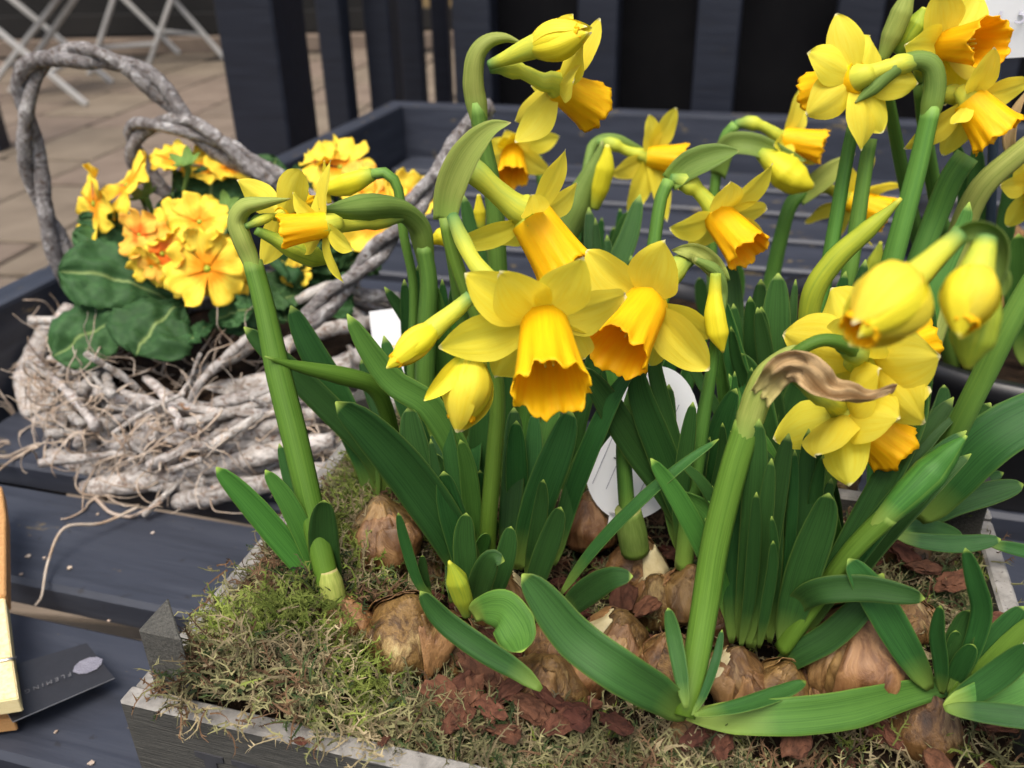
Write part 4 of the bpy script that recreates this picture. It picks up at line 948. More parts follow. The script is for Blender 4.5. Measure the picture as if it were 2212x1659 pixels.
flower(W, (1150, 475), (1222, 585), 'mid', [(977, 529), (1222, 322), (1247, 396), (1066, 530, 'far'), (1150, 420), (1205, 540, 'far')], [(1000, 350, .34), (1030, 375, .338), (1075, 415, .336), (1120, 452, .335)], 48, 66, .03, .029, 56, .335, tubew=[.5, .56, .56, .5, .5, .55, .75, 1.0])
stem(W, [(1040, 960), (1010, 760), (985, 600), (968, 470), (985, 380), (1003, 350)], [40, 40, 40, 38, 36, 34], .37, .34)
bud(W, [(1002, 497), (975, 504), (950, 513), (930, 524)], [24, 34, 44, 10], .4)
bud(W, [(1040, 490), (1037, 460), (1034, 420)], [20, 28, 8], .42)
leaf(W, [(1000, 420), (1020, 500), (1050, 640), (1070, 900)], 44, .02)
leaf(W, [(1130, 620), (1130, 760), (1110, 900)], 60, .03)
leaf(W, [(1180, 560), (1175, 700), (1150, 900)], 50, .04)
leaf(W, [(1230, 600), (1210, 740), (1160, 920)], 50, .03)

# ---- X: F7 scape
X = plant((1400, 950), 'daffodil with a leaf-like sheath and open flower facing the crate front', z=RZ+.006)
bulb(X, 1405, 990, 110, (0, 0), -.01, 1)
stem(X, [(1400, 950), (1398, 780), (1402, 620), (1414, 520), (1428, 430), (1445, 390)], [42, 42, 42, 40, 36, 34], .38, .42)
leaf(X, [(1597, 326, .415), (1550, 335, .417), (1490, 358, .42), (1445, 395, .422)], 62, 0, (10, 20), 'spathe', ch=.5, profile=POINTED, name='spathe', th=.0006)
flower(X, (1552, 468), (1622, 548), 'near', [(1669, 353), (1577, 392), (1657, 448), (1446, 494), (1497, 540), (1650, 520, 'far')], [(1450, 385, .425), (1478, 392, .422), (1505, 410, .42), (1532, 440, .418)], 34, 50, .026, .027, 62, .415)
leaf(X, [(1272, 447), (1280, 560), (1300, 720), (1340, 940)], 40, .06)
leaf(X, [(1311, 507), (1318, 600), (1330, 750), (1360, 950)], 36, .05)
leaf(X, [(1383, 420), (1362, 500), (1330, 600), (1330, 800), (1360, 950)], 52, .05)
leaf(X, [(1363, 552), (1370, 640), (1375, 800), (1380, 950)], 40, .03)
leaf(X, [(1286, 470), (1295, 600), (1320, 800), (1350, 950)], 26, .04)

# ---- Y: F9 back-turned flower, right
Yp = plant((1790, 990), 'daffodil seen from behind on a sharply bent stem above the crate', z=RZ+.006)
bulb(Yp, 1800, 1030, 110, (0, 0), -.01, 1)
stem(Yp, [(1800, 990), (1850, 800), (1905, 640), (1945, 500), (1985, 350), (2012, 230)], [56, 58, 58, 56, 52, 48], .365, .395, 'stem')
tubepx(Yp, [(2003, 270, .3945), (2012, 230, .395), (2020, 180, .396), (2010, 140, .397), (1975, 130, .398), (1930, 150, .396), (1880, 195, .394), (1847, 222, .392)], [40, 55, 54, 50, 44, 40, 36, 4], 'spathe', name='spathe', m=14)
flower(Yp, (1852, 168), (1752, 205), 'far', [(1806, 29), (1879, 79), (1746, 112), (1741, 248), (1861, 326), (1905, 288), (1983, 182)], [(1990, 135, .398), (1950, 138, .397), (1905, 150, .396), (1875, 160, .396)], 34, 50, .026, .027, 78, .398, bow=-.05)
stem(Yp, [(1745, 990), (1755, 760), (1795, 540), (1830, 340), (1845, 270)], [38, 40, 40, 38, 34], .38, .42)
stem(Yp, [(1770, 990), (1800, 780), (1840, 560), (1870, 360), (1880, 300)], [40, 42, 42, 42, 36], .375, .41)
tubepx(Yp, [(1740, 780), (1755, 640), (1800, 565), (1870, 500), (1925, 450), (1947, 428)], [44, 46, 52, 50, 42, 8], 'greenbud', .36, .36, 'bud', m=14)
for tip, w_ in (((1681, 590), 68), ((1644, 603), 48), ((1719, 603), 24), ((1584, 656), 38), ((1634, 676), 38), ((1669, 710), 38), ((1827, 586), 40), ((1789, 636), 40), ((1569, 796), 26), ((1580, 560), 52), ((1620, 640), 40), ((1870, 560), 40), ((1890, 640), 44), ((1860, 700), 50), ((1810, 800), 60), ((1760, 760), 50), ((1700, 800), 60), ((1660, 850), 55), ((1880, 800), 60), ((1940, 760), 50)):
    bx = 1640 + (tip[0] - 1640)*.55 + rng.uniform(-15, 15); by = rng.uniform(960, 1040)
    leaf(Yp, [tip, (tip[0]*.7 + bx*.3 + rng.uniform(-4, 4), tip[1]*.7 + by*.3), (tip[0]*.3 + bx*.7, tip[1]*.3 + by*.7), (bx, by)], w_, rng.uniform(-.01, .04))

for pl_, u, v, w_ in ((Cc, 970, 1400, 150), (Cc, 1060, 1450, 130), (E, 1200, 1400, 140), (E, 1260, 1450, 120), (Fp, 1420, 1300, 120), (G, 1540, 1340, 110), (J, 1760, 1480, 130), (I, 1620, 1500, 120), (Bp, 900, 1240, 130), (Lp, 1960, 1340, 110), (A, 690, 1350, 90)):
    bulb(pl_, u, v, w_, (rng.uniform(-.25, .25), rng.uniform(-.25, .1)), -.006, 4)

# ---- filler leaves: every clump is dense with short upright leaves
def clump(pl, u0, u1, v0, v1, n, t0, t1, w0=28, w1=56):
    for _ in range(n):
        u = rng.uniform(u0, u1); v = rng.uniform(v0, v1); h = t0 + (t1 - t0)*rng.random()**1.4; du = (rng.uniform(-1, 1) + 1.2*((u - u0)/(u1 - u0) - .5))*h*.33; bd = rng.uniform(-.25, .55)
        leaf(pl, [(u + du*(1 + bd), v - h*(1 - .12*abs(bd))), (u + du*.72, v - h*.74), (u + du*.28, v - h*.36), (u, v)], rng.uniform(w0, w1), rng.uniform(-.006, .03), (rng.uniform(-40, 40), rng.uniform(-50, 50)), rng.choice(('leaf', 'leaf', 'leaf', 'leaflight')))
clump(S, 890, 980, 980, 1060, 8, 240, 380, 24, 58); clump(W, 1030, 1140, 950, 1060, 11, 220, 400, 24, 60); clump(X, 1330, 1450, 930, 1010, 9, 240, 420, 24, 58)
clump(Yp, 1590, 1800, 1000, 1120, 20, 240, 440, 24, 60); clump(D, 1000, 1090, 1130, 1230, 9, 190, 330, 34, 66); clump(E, 1110, 1200, 1120, 1230, 8, 190, 330, 34, 64)
clump(G, 1490, 1570, 1100, 1200, 6, 170, 300, 24, 52); clump(I, 1580, 1680, 1230, 1390, 14, 200, 420, 26, 60); clump(J, 1690, 1840, 1180, 1380, 14, 200, 400, 26, 60); clump(Lp, 1880, 1990, 1040, 1130, 8, 180, 300, 24, 58)
clump(Cc, 960, 1050, 1240, 1320, 6, 90, 220, 24, 52)

# ================================================================== REAR POTS with more daffodils
def pot(c, r0, r1, h, label):
    prf = [(r0*.0, .003), (r0, .0), (r0*1.0, .004), (r1, h*.86), (r1*1.06, h*.86), (r1*1.07, h), (r1*.98, h), (r1*.95, h*.85), (r0*.93, .012), (0.0001, .012)]
    m = 40; V = []; 
    for r, z in prf:
        for j in range(m): a = 2*math.pi*j/m; V.append((c[0] + r*math.cos(a), c[1] + r*math.sin(a), c[2] + z))
    F = grid_faces(len(prf), m, True, flip=True)
    return tag(mk('plant_pot', V, F, M['plastic']), label, 'pot')
pot_c = UY(1400, 560, .60); pot_c = np.array([.10, .62, .0])
pot(pot_c, .055, .07, .075, 'black plastic pot holding small daffodils behind the crate')
pot2 = np.array([.27, .62, 0]); pot(pot2, .055, .07, .075, 'black plastic pot beside the other daffodil pot behind the crate')
pot3 = UZ(2030, 560, 0); pot(pot3, .035, .045, .06, 'small empty black plastic pot on the bench behind the bent daffodil stems')
pot4 = np.array([.34, .53, 0]); pot(pot4, .075, .095, .1, 'large black plastic pot of bare bulbs with a price card stuck in')
for c, r, h in ((pot_c, .064, .064), (pot2, .064, .064), (pot4, .088, .086)):
    V = [(c[0] + r*rr*math.cos(a), c[1] + r*rr*math.sin(a), h + .003*noise.noise(Vector((rr*5, a*2, 1)))) for rr in np.linspace(0.02, 1, 8) for a in np.linspace(0, 2*math.pi, 28, endpoint=False)]
    tag(mk('potting_soil', V, grid_faces(8, 28, True), M['soil']), 'dark potting soil inside a black plastic pot', 'soil', 'soil in the black pots', 'stuff')
ZP = .066
Q = thing('daffodil', (pot_c[0], pot_c[1], ZP), 'small daffodil flower hanging straight down in front of the bench rim', 'daffodil')
flower(Q, (1107, 318), (1106, 386), 'near', [(1209, 294), (1188, 373), (1060, 300), (1064, 374), (1090, 283), (1140, 285)], [(1150, 330, .63), (1148, 305, .63), (1135, 295, .62), (1120, 303, .61)], 22, 36, .027, .029, 46, .6)
stem(Q, [(1190, 640, .61), (1185, 520, .615), (1175, 420, .62), (1160, 340, .63)], [30, 30, 28, 26])
leaf(Q, [(1300, 470), (1290, 560), (1270, 680)], 24, 0, y0=.6); leaf(Q, [(1325, 490), (1320, 580), (1300, 680)], 26, 0, y0=.62); leaf(Q, [(1250, 470), (1245, 560), (1240, 680)], 26, 0, y0=.6); leaf(Q, [(1340, 450), (1335, 560), (1330, 680)], 22, 0, y0=.64)
Q2 = thing('daffodil', (pot_c[0] + .03, pot_c[1] - .01, ZP), 'small daffodil with sideways trumpet beside a fat green sheath with yellow bud', 'daffodil')
flower(Q2, (1402, 338), (1484, 346), 'mid', [(1402, 247), (1460, 232), (1319, 377), (1357, 460), (1440, 479), (1478, 410, 'far')], [(1292, 306, .585), (1320, 310, .58), (1355, 326, .58), (1385, 335, .58)], 22, 36, .026, .028, 48, .58)
tubepx(Q2, [(1195, 640, .54), (1200, 560, .54), (1225, 490, .54), (1262, 410, .54), (1290, 345, .54), (1302, 305, .54)], [52, 58, 72, 80, 50, 6], 'spathe', name='spathe', m=18)
bud(Q2, [(1285, 450, .53), (1298, 400, .528), (1310, 350, .526), (1312, 312, .526)], [20, 40, 42, 10], .53)
tubepx(Q2, [(1255, 420, .56), (1272, 340, .575), (1285, 310, .585), (1320, 300, .585), (1395, 325, .585)], [20, 20, 26, 30, 6], 'spathe', name='spathe', m=12)
leaf(Q2, [(1360, 455), (1340, 540), (1330, 680)], 46, 0, y0=.56); leaf(Q2, [(1268, 440), (1265, 560), (1260, 680)], 24, 0, y0=.56)
Q3 = thing('daffodil', (pot2[0] - .03, pot2[1], ZP), 'small daffodil with bright trumpet in front of the dark screen, bud tucked below its sheath', 'daffodil')
flower(Q3, (1695, 300), (1782, 318), 'mid', [(1727, 190), (1742, 235), (1672, 315), (1762, 355), (1690, 350, 'near'), (1720, 340, 'far')], [(1588, 270, .565), (1615, 265, .562), (1645, 272, .56), (1672, 288, .56)], 24, 36, .026, .028, 34, .56)
stem(Q3, [(1540, 640, .56), (1538, 520, .56), (1545, 400, .562), (1565, 300, .565), (1590, 270, .565)], [30, 30, 28, 28, 30])
leaf(Q3, [(1742, 347, .54), (1690, 335, .542), (1620, 312, .545), (1572, 318, .55), (1552, 380, .555)], 50, 0, (20, 10), 'spathe', ch=.5, profile=POINTED, name='spathe', th=.0007)
bud(Q3, [(1640, 330, .545), (1670, 350, .54), (1705, 380, .535), (1740, 398, .53), (1757, 402, .53)], [26, 54, 78, 66, 12], .54)
leaf(Q3, [(1590, 560), (1590, 620), (1580, 690)], 40, 0, y0=.58, mat='leaflight'); leaf(Q3, [(1510, 600), (1520, 660), (1530, 700)], 30, 0, y0=.58)
Q4 = thing('daffodil', (pot2[0] + .02, pot2[1] - .01, ZP), 'small daffodil seen from behind with a twisted stem neck, between taller stems', 'daffodil')
flower(Q4, (1838, 432), (1922, 466), 'far', [(1887, 336), (1947, 398), (1738, 481), (1812, 512), (1884, 532), (1826, 365)], [(1745, 405, .57), (1770, 400, .565), (1800, 412, .56), (1820, 422, .56)], 24, 38, .026, .028, 56, .56, bow=-.05)
stem(Q4, [(1650, 680, .56), (1668, 600, .56), (1688, 510, .56), (1710, 440, .562), (1745, 408, .565)], [42, 42, 40, 38, 40])
leaf(Q4, [(1847, 332, .55), (1800, 370, .552), (1755, 405, .556), (1725, 430, .56)], 50, 0, (10, 30), 'spathepale', ch=.5, profile=POINTED, name='spathe', th=.0007)
bud(Q4, [(1862, 640, .5), (1882, 590, .5), (1895, 550, .5), (1903, 522, .5)], [34, 46, 34, 6], .5, mat='greenbud')

# ---- right-hand pot: F10, F11, upper bud, F17
T1 = thing('daffodil', (pot4[0] - .04, pot4[1] - .02, .09), 'daffodil facing sideways with broad upright tepals beside the price card', 'daffodil', None)
flower(T1, (2038, 98), (2145, 92), 'near', [(2026, -22), (2118, -22), (1954, 97), (2042, 228), (2158, 148), (2080, 200)], [(1985, 175, .44), (1990, 140, .436), (2005, 115, .43), (2022, 102, .425)], 30, 52, .028, .029, 84, .415)
stem(T1, [(2100, 800, .49), (2070, 620, .475), (2030, 470, .46), (2000, 300, .45), (1985, 180, .44)], [40, 40, 40, 36, 30])
tubepx(T1, [(1905, 130, .43), (1925, 80, .43), (1950, 20, .43), (1968, -30, .43)], [24, 52, 54, 20], 'spathepale', name='spathe', m=14)
bud(T1, [(1935, 115, .435), (1958, 85, .435), (1982, 50, .435), (1998, 16, .435)], [26, 48, 54, 12], .43, mat='greenbud')
stem(T1, [(2060, 800, .5), (2010, 620, .48), (1960, 420, .46), (1920, 220, .44), (1905, 130, .43)], [36, 36, 36, 32, 28])
T2 = thing('daffodil', (pot4[0] - .02, pot4[1] - .05, .09), 'daffodil with swept-back narrow tepals and long orange trumpet below the price card', 'daffodil')
flower(T2, (2096, 218), (2162, 298), 'mid', [(2148, 102), (2225, 176), (2036, 336), (1952, 321), (2062, 268, 'near', 40), (2168, 232, 'far')], [(2030, 215, .41), (2045, 205, .41), (2065, 205, .405), (2082, 210, .402)], 34, 58, .027, .028, 56, .395)
stem(T2, [(1880, 1000, .352), (1905, 850, .38), (1930, 700, .4), (1985, 560, .405), (2020, 470, .41), (2055, 385, .41), (2090, 335, .41)], [42, 44, 46, 46, 46, 50, 50])
stem(T2, [(1930, 1000, .35), (1985, 820, .385), (2040, 640, .41), (2075, 500, .42), (2120, 405, .42), (2190, 340, .42), (2240, 300, .42)], [40, 42, 44, 50, 52, 50, 44], mat='spathepale')
leaf(T2, [(2094, 436), (2080, 490), (2040, 570), (2000, 680), (1940, 1000)], 50, .03, (0, 0), 'leaflight', y0=.35)
leaf(T2, [(2218, 195), (2190, 250), (2180, 310), (2196, 345)], 28, 0, (20, 30), 'spathedry', y0=.424, profile=POINTED, name='spathe')
leaf(T1, [(2110, 300), (2110, 400), (2100, 560), (2090, 800)], 44, 0, y0=.49); leaf(T1, [(2060, 290), (2085, 400), (2080, 600), (2075, 800)], 34, 0, y0=.5); leaf(T1, [(2180, 280), (2185, 400), (2150, 600), (2110, 800)], 40, 0, y0=.5)
T3 = thing('daffodil', (pot4[0] + .05, pot4[1] - .05, .09), 'daffodil half cut off at the picture edge above the bare tan bulb', 'daffodil')
flower(T3, (2232, 395), (2290, 440), 'mid', [(2160, 402), (2176, 490), (2195, 345), (2205, 470), (2270, 330), (2290, 380)], [(2250, 340, .46), (2255, 360, .455), (2248, 378, .45), (2240, 388, .45)], 28, 44, .026, .028, 50, .445)
stem(T3, [(2262, 790, .49), (2260, 620, .475), (2262, 480, .465), (2256, 380, .462), (2250, 345, .46)], [36, 36, 36, 34, 30])
bulb(T3, 2150, 590, 190, (0, 0), 0, 5, zc=.1); bulb(T3, 2090, 610, 90, (0, 0), 0, 3, zc=.094)
stem(Lp, [(2000, 1060, .285), (2080, 900, .275), (2130, 800, .272), (2180, 700, .27), (2260, 560, .27)], [56, 58, 60, 62, 60])
leaf(Lp, [(2170, 750), (2140, 790), (2090, 870), (2000, 1080)], 36, 0, y0=.31); leaf(T3, [(2200, 505), (2198, 600), (2215, 790)], 60, 0, y0=.49, mat='leaflight')

# ================================================================== TWIG BASKET
BC = np.array([-.205, .615, 0])
basket = thing('twig_basket', (BC[0], BC[1], 0), 'whitewashed basket of knotted twigs and roots with twisted vine handles', 'basket')
def rough_tube(name, P, R, mat, parent, m=9, amp=.18, sd=0):
    n = len(P); nz = np.array([1 + amp*noise.noise(Vector((i*.33, sd*3.7, 0))) + amp*1.0*noise.noise(Vector((i*.9, sd, 4))) for i in range(n)])
    def mod(t, p):
        o = np.ones_like(t)
        for i in range(t.shape[0]):
            for j in range(t.shape[1]): o[i, j] = 1 + amp*.8*noise.noise(Vector((math.cos(p[i, j])*1.3, math.sin(p[i, j])*1.3 + sd, i*.35)))
        return o
    V, F, uv = tube_geo(np.asarray(P), np.asarray(R)*nz, m, mod); return mk(name, V, F, M[mat], parent, uv)
# front twigs drawn one by one (pixels, y of the front of the ring)
tw = [([(60, 930, .60), (130, 1000, .56), (240, 985, .535), (380, 955, .52), (560, 915, .51), (700, 890, .51)], 34),
      ([(180, 1055, .505), (300, 1040, .50), (430, 1010, .495), (600, 975, .49), (720, 950, .49)], 46),
      ([(110, 985, .555), (220, 1010, .53), (360, 985, .515), (480, 945, .505), (640, 900, .50)], 50),
      ([(380, 1085, .485), (470, 1065, .48), (600, 1040, .478), (740, 1010, .475)], 48),
      ([(75, 880, .62), (150, 930, .58), (260, 935, .555), (400, 900, .54), (560, 860, .535), (720, 850, .535)], 46),
      ([(230, 880, .58), (350, 870, .565), (480, 850, .555), (620, 820, .55), (760, 790, .55)], 52),
      ([(70, 760, .66), (50, 830, .64), (85, 910, .61), (160, 960, .575)], 40),
      ([(120, 690, .69), (75, 770, .66), (100, 860, .625), (180, 920, .59)], 44),
      ([(150, 660, .70), (130, 720, .68), (150, 790, .65), (230, 850, .61)], 36),
      ([(250, 850, .59), (330, 840, .58), (450, 800, .57), (560, 740, .57)], 24),
      ([(405, 925, .525), (412, 880, .53), (430, 830, .54), (480, 780, .55), (545, 720, .56)], 20),
      ([(270, 800, .60), (330, 830, .58), (400, 865, .55)], 18),
      ([(640, 650, .60), (720, 620, .61), (800, 640, .62), (870, 660, .63)], 26),
      ([(590, 760, .58), (680, 720, .59), (780, 700, .60), (900, 690, .62)], 34),
      ([(600, 840, .56), (700, 800, .57), (820, 760, .58), (940, 760, .59)], 40)]
for i, (p, wd) in enumerate(tw):
    P = path(p, 30); rough_tube('twig', P, np.array([mpp(q) for q in P])*wd/2*np.interp(np.linspace(0, 1, 30), [0, .1, .9, 1], [.7, 1, 1, .7]), 'twig', basket, 10, .16, i + .5)
# ring fill all round
for i in range(46):
    a0 = rng.uniform(0, 6.28); da = rng.uniform(.7, 1.9); z = rng.uniform(.008, .062); r = .118 - .012*abs(z-.03)/.03 + rng.uniform(-.012, .008)
    wob = rng.uniform(0, 6)
    P = spline(np.array([BC + np.array([math.cos(a0 + da*t)*(r + .006*math.sin(5*t + wob))*1.08, math.sin(a0 + da*t)*(r + .006*math.cos(4*t + wob)), max(.006, z + .012*math.sin(3*t + wob))]) for t in np.linspace(0, 1, 8)]), 22)
    rough_tube('twig', P, np.full(22, rng.uniform(.003, .0065)), 'twig', basket, 8, .2, i + 30)
for i in range(120):
    a = rng.uniform(2.4, 6.2); r = .112 + rng.uniform(-.02, .014); p = BC + np.array([math.cos(a)*r*1.08, math.sin(a)*r, rng.uniform(.01, .07)])
    d = nrm([-math.sin(a) + rng.gauss(0, .6), math.cos(a) + rng.gauss(0, .6), rng.gauss(0, .45)])*rng.uniform(.014, .05)
    P = spline(np.array([p - d, p + np.array([rng.gauss(0, .003) for _ in range(3)]), p + d]), 14); P[:, 2] = np.maximum(P[:, 2], .004)
    rough_tube('twig', P, np.full(14, rng.uniform(.0013, .0038)), 'twig', basket, 7, .3, i + 90)
# fine roots, thread-like: one tangle
RV, RF = [], []
def root(p, d, L, r, n=9, curl=.5):
    pts = [np.asarray(p, float)]; d = nrm(d); ax = nrm([rng.gauss(0, 1), rng.gauss(0, 1), rng.gauss(0, 1)])
    for i in range(n-1):
        d = nrm(d + curl*np.cross(ax, d)*.5 + np.array([rng.gauss(0, .25), rng.gauss(0, .25), rng.gauss(0, .2)])); q = pts[-1] + d*L/(n-1); q[2] = max(q[2], .0015); pts.append(q)
    P = spline(np.array(pts), n*2); v, f, _ = tube_geo(P, np.linspace(r, r*.35, n*2), 5); k = len(RV); RV.extend(v); RF.extend([tuple(x + k for x in q) for q in f])
for _ in range(430):
    a = rng.uniform(2.6, 5.4); z = rng.uniform(.008, .07); r = .12 + rng.uniform(-.015, .012)
    p = BC + np.array([math.cos(a)*r*1.08, math.sin(a)*r, z])
    root(p, np.array([math.cos(a)*.5 + rng.gauss(0, .8), math.sin(a)*.5 + rng.gauss(0, .8), rng.gauss(.05, .4)]), rng.uniform(.015, .055), rng.uniform(.0004, .0011))
for _ in range(120):
    p = UY(rng.uniform(60, 560), rng.uniform(740, 900), .57 + rng.uniform(-.02, .02)); root(p, [rng.gauss(0, 1), rng.gauss(-.4, .5), rng.gauss(.1, .5)], rng.uniform(.02, .06), rng.uniform(.0004, .001))
for p0, d, L in (((40, 910, .63), (-.5, -.4, .2), .05), ((50, 1000, .575), (-.6, -.5, -.2), .05), ((130, 700, .70), (-.2, 0, .9), .05), ((60, 830, .65), (-.8, -.2, .3), .035), ((230, 1080, .50), (.1, -.6, -.1), .05), ((100, 970, .57), (0, -.7, -.6), .07)):
    for _ in range(4): root(UY(*p0), np.array(d) + np.array([rng.gauss(0, .3) for _ in range(3)]), L*rng.uniform(.6, 1.2), rng.uniform(.0006, .0012))
o = mk('fine_roots', RV, RF, M['root'], basket); o['kind'] = 'stuff'
# a stray root trailing over the slat
P = path([(300, 1095, .472), (220, 1130, .455), (140, 1140, .44), (105, 1210, .42), (90, 1290, .395), (82, 1325, .388)], 30); rough_tube('twig', np.maximum(P, [-9, -9, .0015]), np.linspace(.0011, .0008, 30), 'root', basket, 6, .1, 77)
P = path([(190, 1060, .505), (215, 1090, .49), (250, 1125, .475), (320, 1100, .47), (350, 1085, .475)], 24); rough_tube('twig', np.maximum(P, [-9, -9, .0015]), np.linspace(.0016, .0009, 24), 'root', basket, 6, .1, 78)
# handles: pairs of vines twisted about each other
def vine(pts, wd, turns, sd, name='handle'):
    P = path(pts, 90); T, N, B = frames(P); t = np.linspace(0, 1, 90); pxs = np.array([mpp(q) for q in P])
    for k in (0, 1):
        ph = 2*np.pi*turns*t + k*np.pi + .5*np.sin(9*t + sd)
        r = wd*pxs*.25
        Q = P + r[:, None]*(np.cos(ph)[:, None]*N + np.sin(ph)[:, None]*B)
        rough_tube(name, Q, wd*pxs*.27*(1.06 - .12*k), 'handle', basket, 10, .17, sd + k*5)
vine([(165, 640, .70), (125, 530, .70), (85, 420, .70), (62, 290, .695), (55, 190, .69), (85, 135, .69), (160, 118, .69), (270, 140, .69), (350, 200, .69), (430, 285, .69), (520, 345, .68), (600, 400, .67)], 56, 3.0, 1)
vine([(395, 440, .70), (330, 390, .70), (290, 330, .695), (292, 285, .69), (335, 268, .685), (410, 275, .68), (490, 315, .675), (560, 365, .67), (640, 410, .665), (720, 470, .66)], 50, 2.2, 4)
vine([(650, 705, .55), (720, 640, .56), (790, 570, .57), (870, 480, .58), (940, 380, .60), (1010, 290, .62), (1060, 230, .63)], 54, 2.0, 9)
rough_tube('handle', path([(780, 640, .575), (830, 640, .58), (880, 655, .59)], 16), np.full(16, .005), 'handle', basket, 8, .2, 14)
# soil inside
V = [BC + np.array([.1*1.08*rr*math.cos(a), .1*rr*math.sin(a), .052 + .004*noise.noise(Vector((rr*5, a*3, 2)))]) for rr in np.linspace(.02, 1, 8) for a in np.linspace(0, 2*math.pi, 30, endpoint=False)]
tag(mk('basket_soil', V, grid_faces(8, 30, True), M['soil']), 'dark soil inside the whitewashed twig basket', 'soil', kind='stuff')

# ================================================================== PRIMROSES
def prim_leaf(pl, base, tip, w, yb, yt, roll=0, arch=.12, sd=0, mat='primleaf'):
    B0, T0 = UY(base[0], base[1], yb), UY(tip[0], tip[1], yt); L = np.linalg.norm(T0 - B0)
    n, m = 30, 17; t = np.linspace(0, 1, n); s = np.linspace(-1, 1, m)
    P = B0 + (T0-B0)*t[:, None] + EZ*(arch*L*np.sin(np.pi*t*.95))[:, None]
    T = np.gradient(P, axis=0); T /= np.linalg.norm(T, axis=1)[:, None]
    Vv = nrm(CAM - P.mean(0)); hint = nrm(.55*Vv + .6*EZ); S = np.cross(T, hint); S /= np.linalg.norm(S, axis=1)[:, None]; N = np.cross(S, T)
    r = math.radians(roll); S, N = S*math.cos(r) + N*math.sin(r), N*math.cos(r) - S*math.sin(r)
    ww = 1.1*w*mpp(P[n//2])*prof(t, [(0, .12), (.1, .2), (.25, .5), (.45, .85), (.65, 1), (.8, .95), (.9, .75), (.96, .5), (1, .12)])
    G = np.zeros((n, m, 3))
    for i in range(n):
        for j in range(m):
            x = s[j]; pk = .011*abs(math.sin((t[i]*9 - abs(x)*2.2)*math.pi))*abs(x)**.5*min(1, t[i]*3)
            ser = 1 + .035*math.sin(t[i]*55)*(abs(x) > .9)
            off = -.12*ww[i]*x*x + .1*ww[i]*abs(x)**.6 + pk*.25 + .006*noise.noise(Vector((i*.22 + sd, j*.35, sd))) + .0016*noise.noise(Vector((i*1.1, j*1.3, sd)))
            G[i, j] = P[i] + S[i]*x*ww[i]/2*ser + N[i]*off
    V, F = sheet_geo(G, np.full((n, m), .0005), np.repeat(N[:, None, :], m, 1))
    uv = np.stack(np.broadcast_arrays((s[None, :]+1)/2, t[:, None]), -1).reshape(-1, 2)
    return mk('leaf', V, F, M[mat], pl, np.r_[uv, uv])

def prim_flower(pl, u, v, y, rpx, face, base, mat='primpetal', twist=0, sd=0, closed=0.0):
    c = UY(u, v, y); rpx *= 1.15; R = rpx*mpp(c); ax = nrm(np.asarray(face, float)); a = nrm(np.cross(ax, [0, .3, 1])); b = np.cross(ax, a)
    pb = UY(*base); P = spline(np.array([pb, (pb + c)/2 - EZ*.004 + ax*-.006, c - ax*.012, c - ax*.001]), 16)
    f = tube('flower', P, np.r_[np.full(10, .0011), np.linspace(.0012, .0024, 6)], M['calyx'], pl, 8)
    r = random.Random(sd)
    for k in range(5):
        an = k*2*math.pi/5 + twist; d = a*math.cos(an) + b*math.sin(an); sdv = np.cross(ax, d); n, m = 9, 9
        G = np.zeros((n, m, 3)); lift = r.uniform(-.3, .5) + closed; ruf = r.uniform(-.1, .3); an += r.uniform(-.12, .12); d = a*math.cos(an) + b*math.sin(an); sdv = np.cross(ax, d)
        for i in range(n):
            t = i/(n-1); wv = R*1.12*prof(t, [(0, .12), (.25, .42), (.5, .75), (.75, .95), (.9, .86), (1, .6)])
            for j in range(m):
                x = -1 + 2*j/(m-1); notch = .14*math.exp(-(x/.28)**2)*t**4
                rr = R*(t*(1 - .06*x*x*t) - notch)
                G[i, j] = c + d*(rr*math.cos(lift*t) + .06*R) + sdv*x*wv/2 + ax*(rr*math.sin(lift*t) + ruf*R*x*x*t + .1*R*math.sin(5*x + k*2.1 + sd)*t*t + .05*R*math.sin(9*t + 3*x + sd)*t + .0004*k)
        V, F = sheet_geo(G, np.full((n, m), .0003), np.broadcast_to(ax, G.shape))
        uv = np.stack(np.broadcast_arrays((np.linspace(-1, 1, m)[None, :]+1)/2, np.linspace(0, 1, n)[:, None]), -1).reshape(-1, 2)
        mk('petal', V, F, M[mat], f, np.r_[uv, uv])
    e = spline(np.array([c - ax*.001, c + ax*.0012, c + ax*.0022]), 5); tube('eye', e, np.array([.0013, .0016, .0016, .0013, .0006])*R/.016, M['greenbud'], f, 12)

def calyx_star(pl, u, v, y, rpx, face, base):
    c = UY(u, v, y); R = rpx*mpp(c); ax = nrm(np.asarray(face, float)); a = nrm(np.cross(ax, [0.2, .3, 1])); b = np.cross(ax, a); pb = UY(*base)
    f = tube('calyx', spline(np.array([pb, (pb+c)/2, c - ax*.006, c]), 12), np.r_[np.full(8, .001), np.linspace(.0015, .003, 4)], M['calyx'], pl, 8)
    for k in range(5):
        d = a*math.cos(k*1.257) + b*math.sin(k*1.257); tip = c + d*R*.85 + ax*R*.45
        tepal(f, c, tip, ax, R*.55, -.1, .25, k, 'calyx', .5, 'sepal')

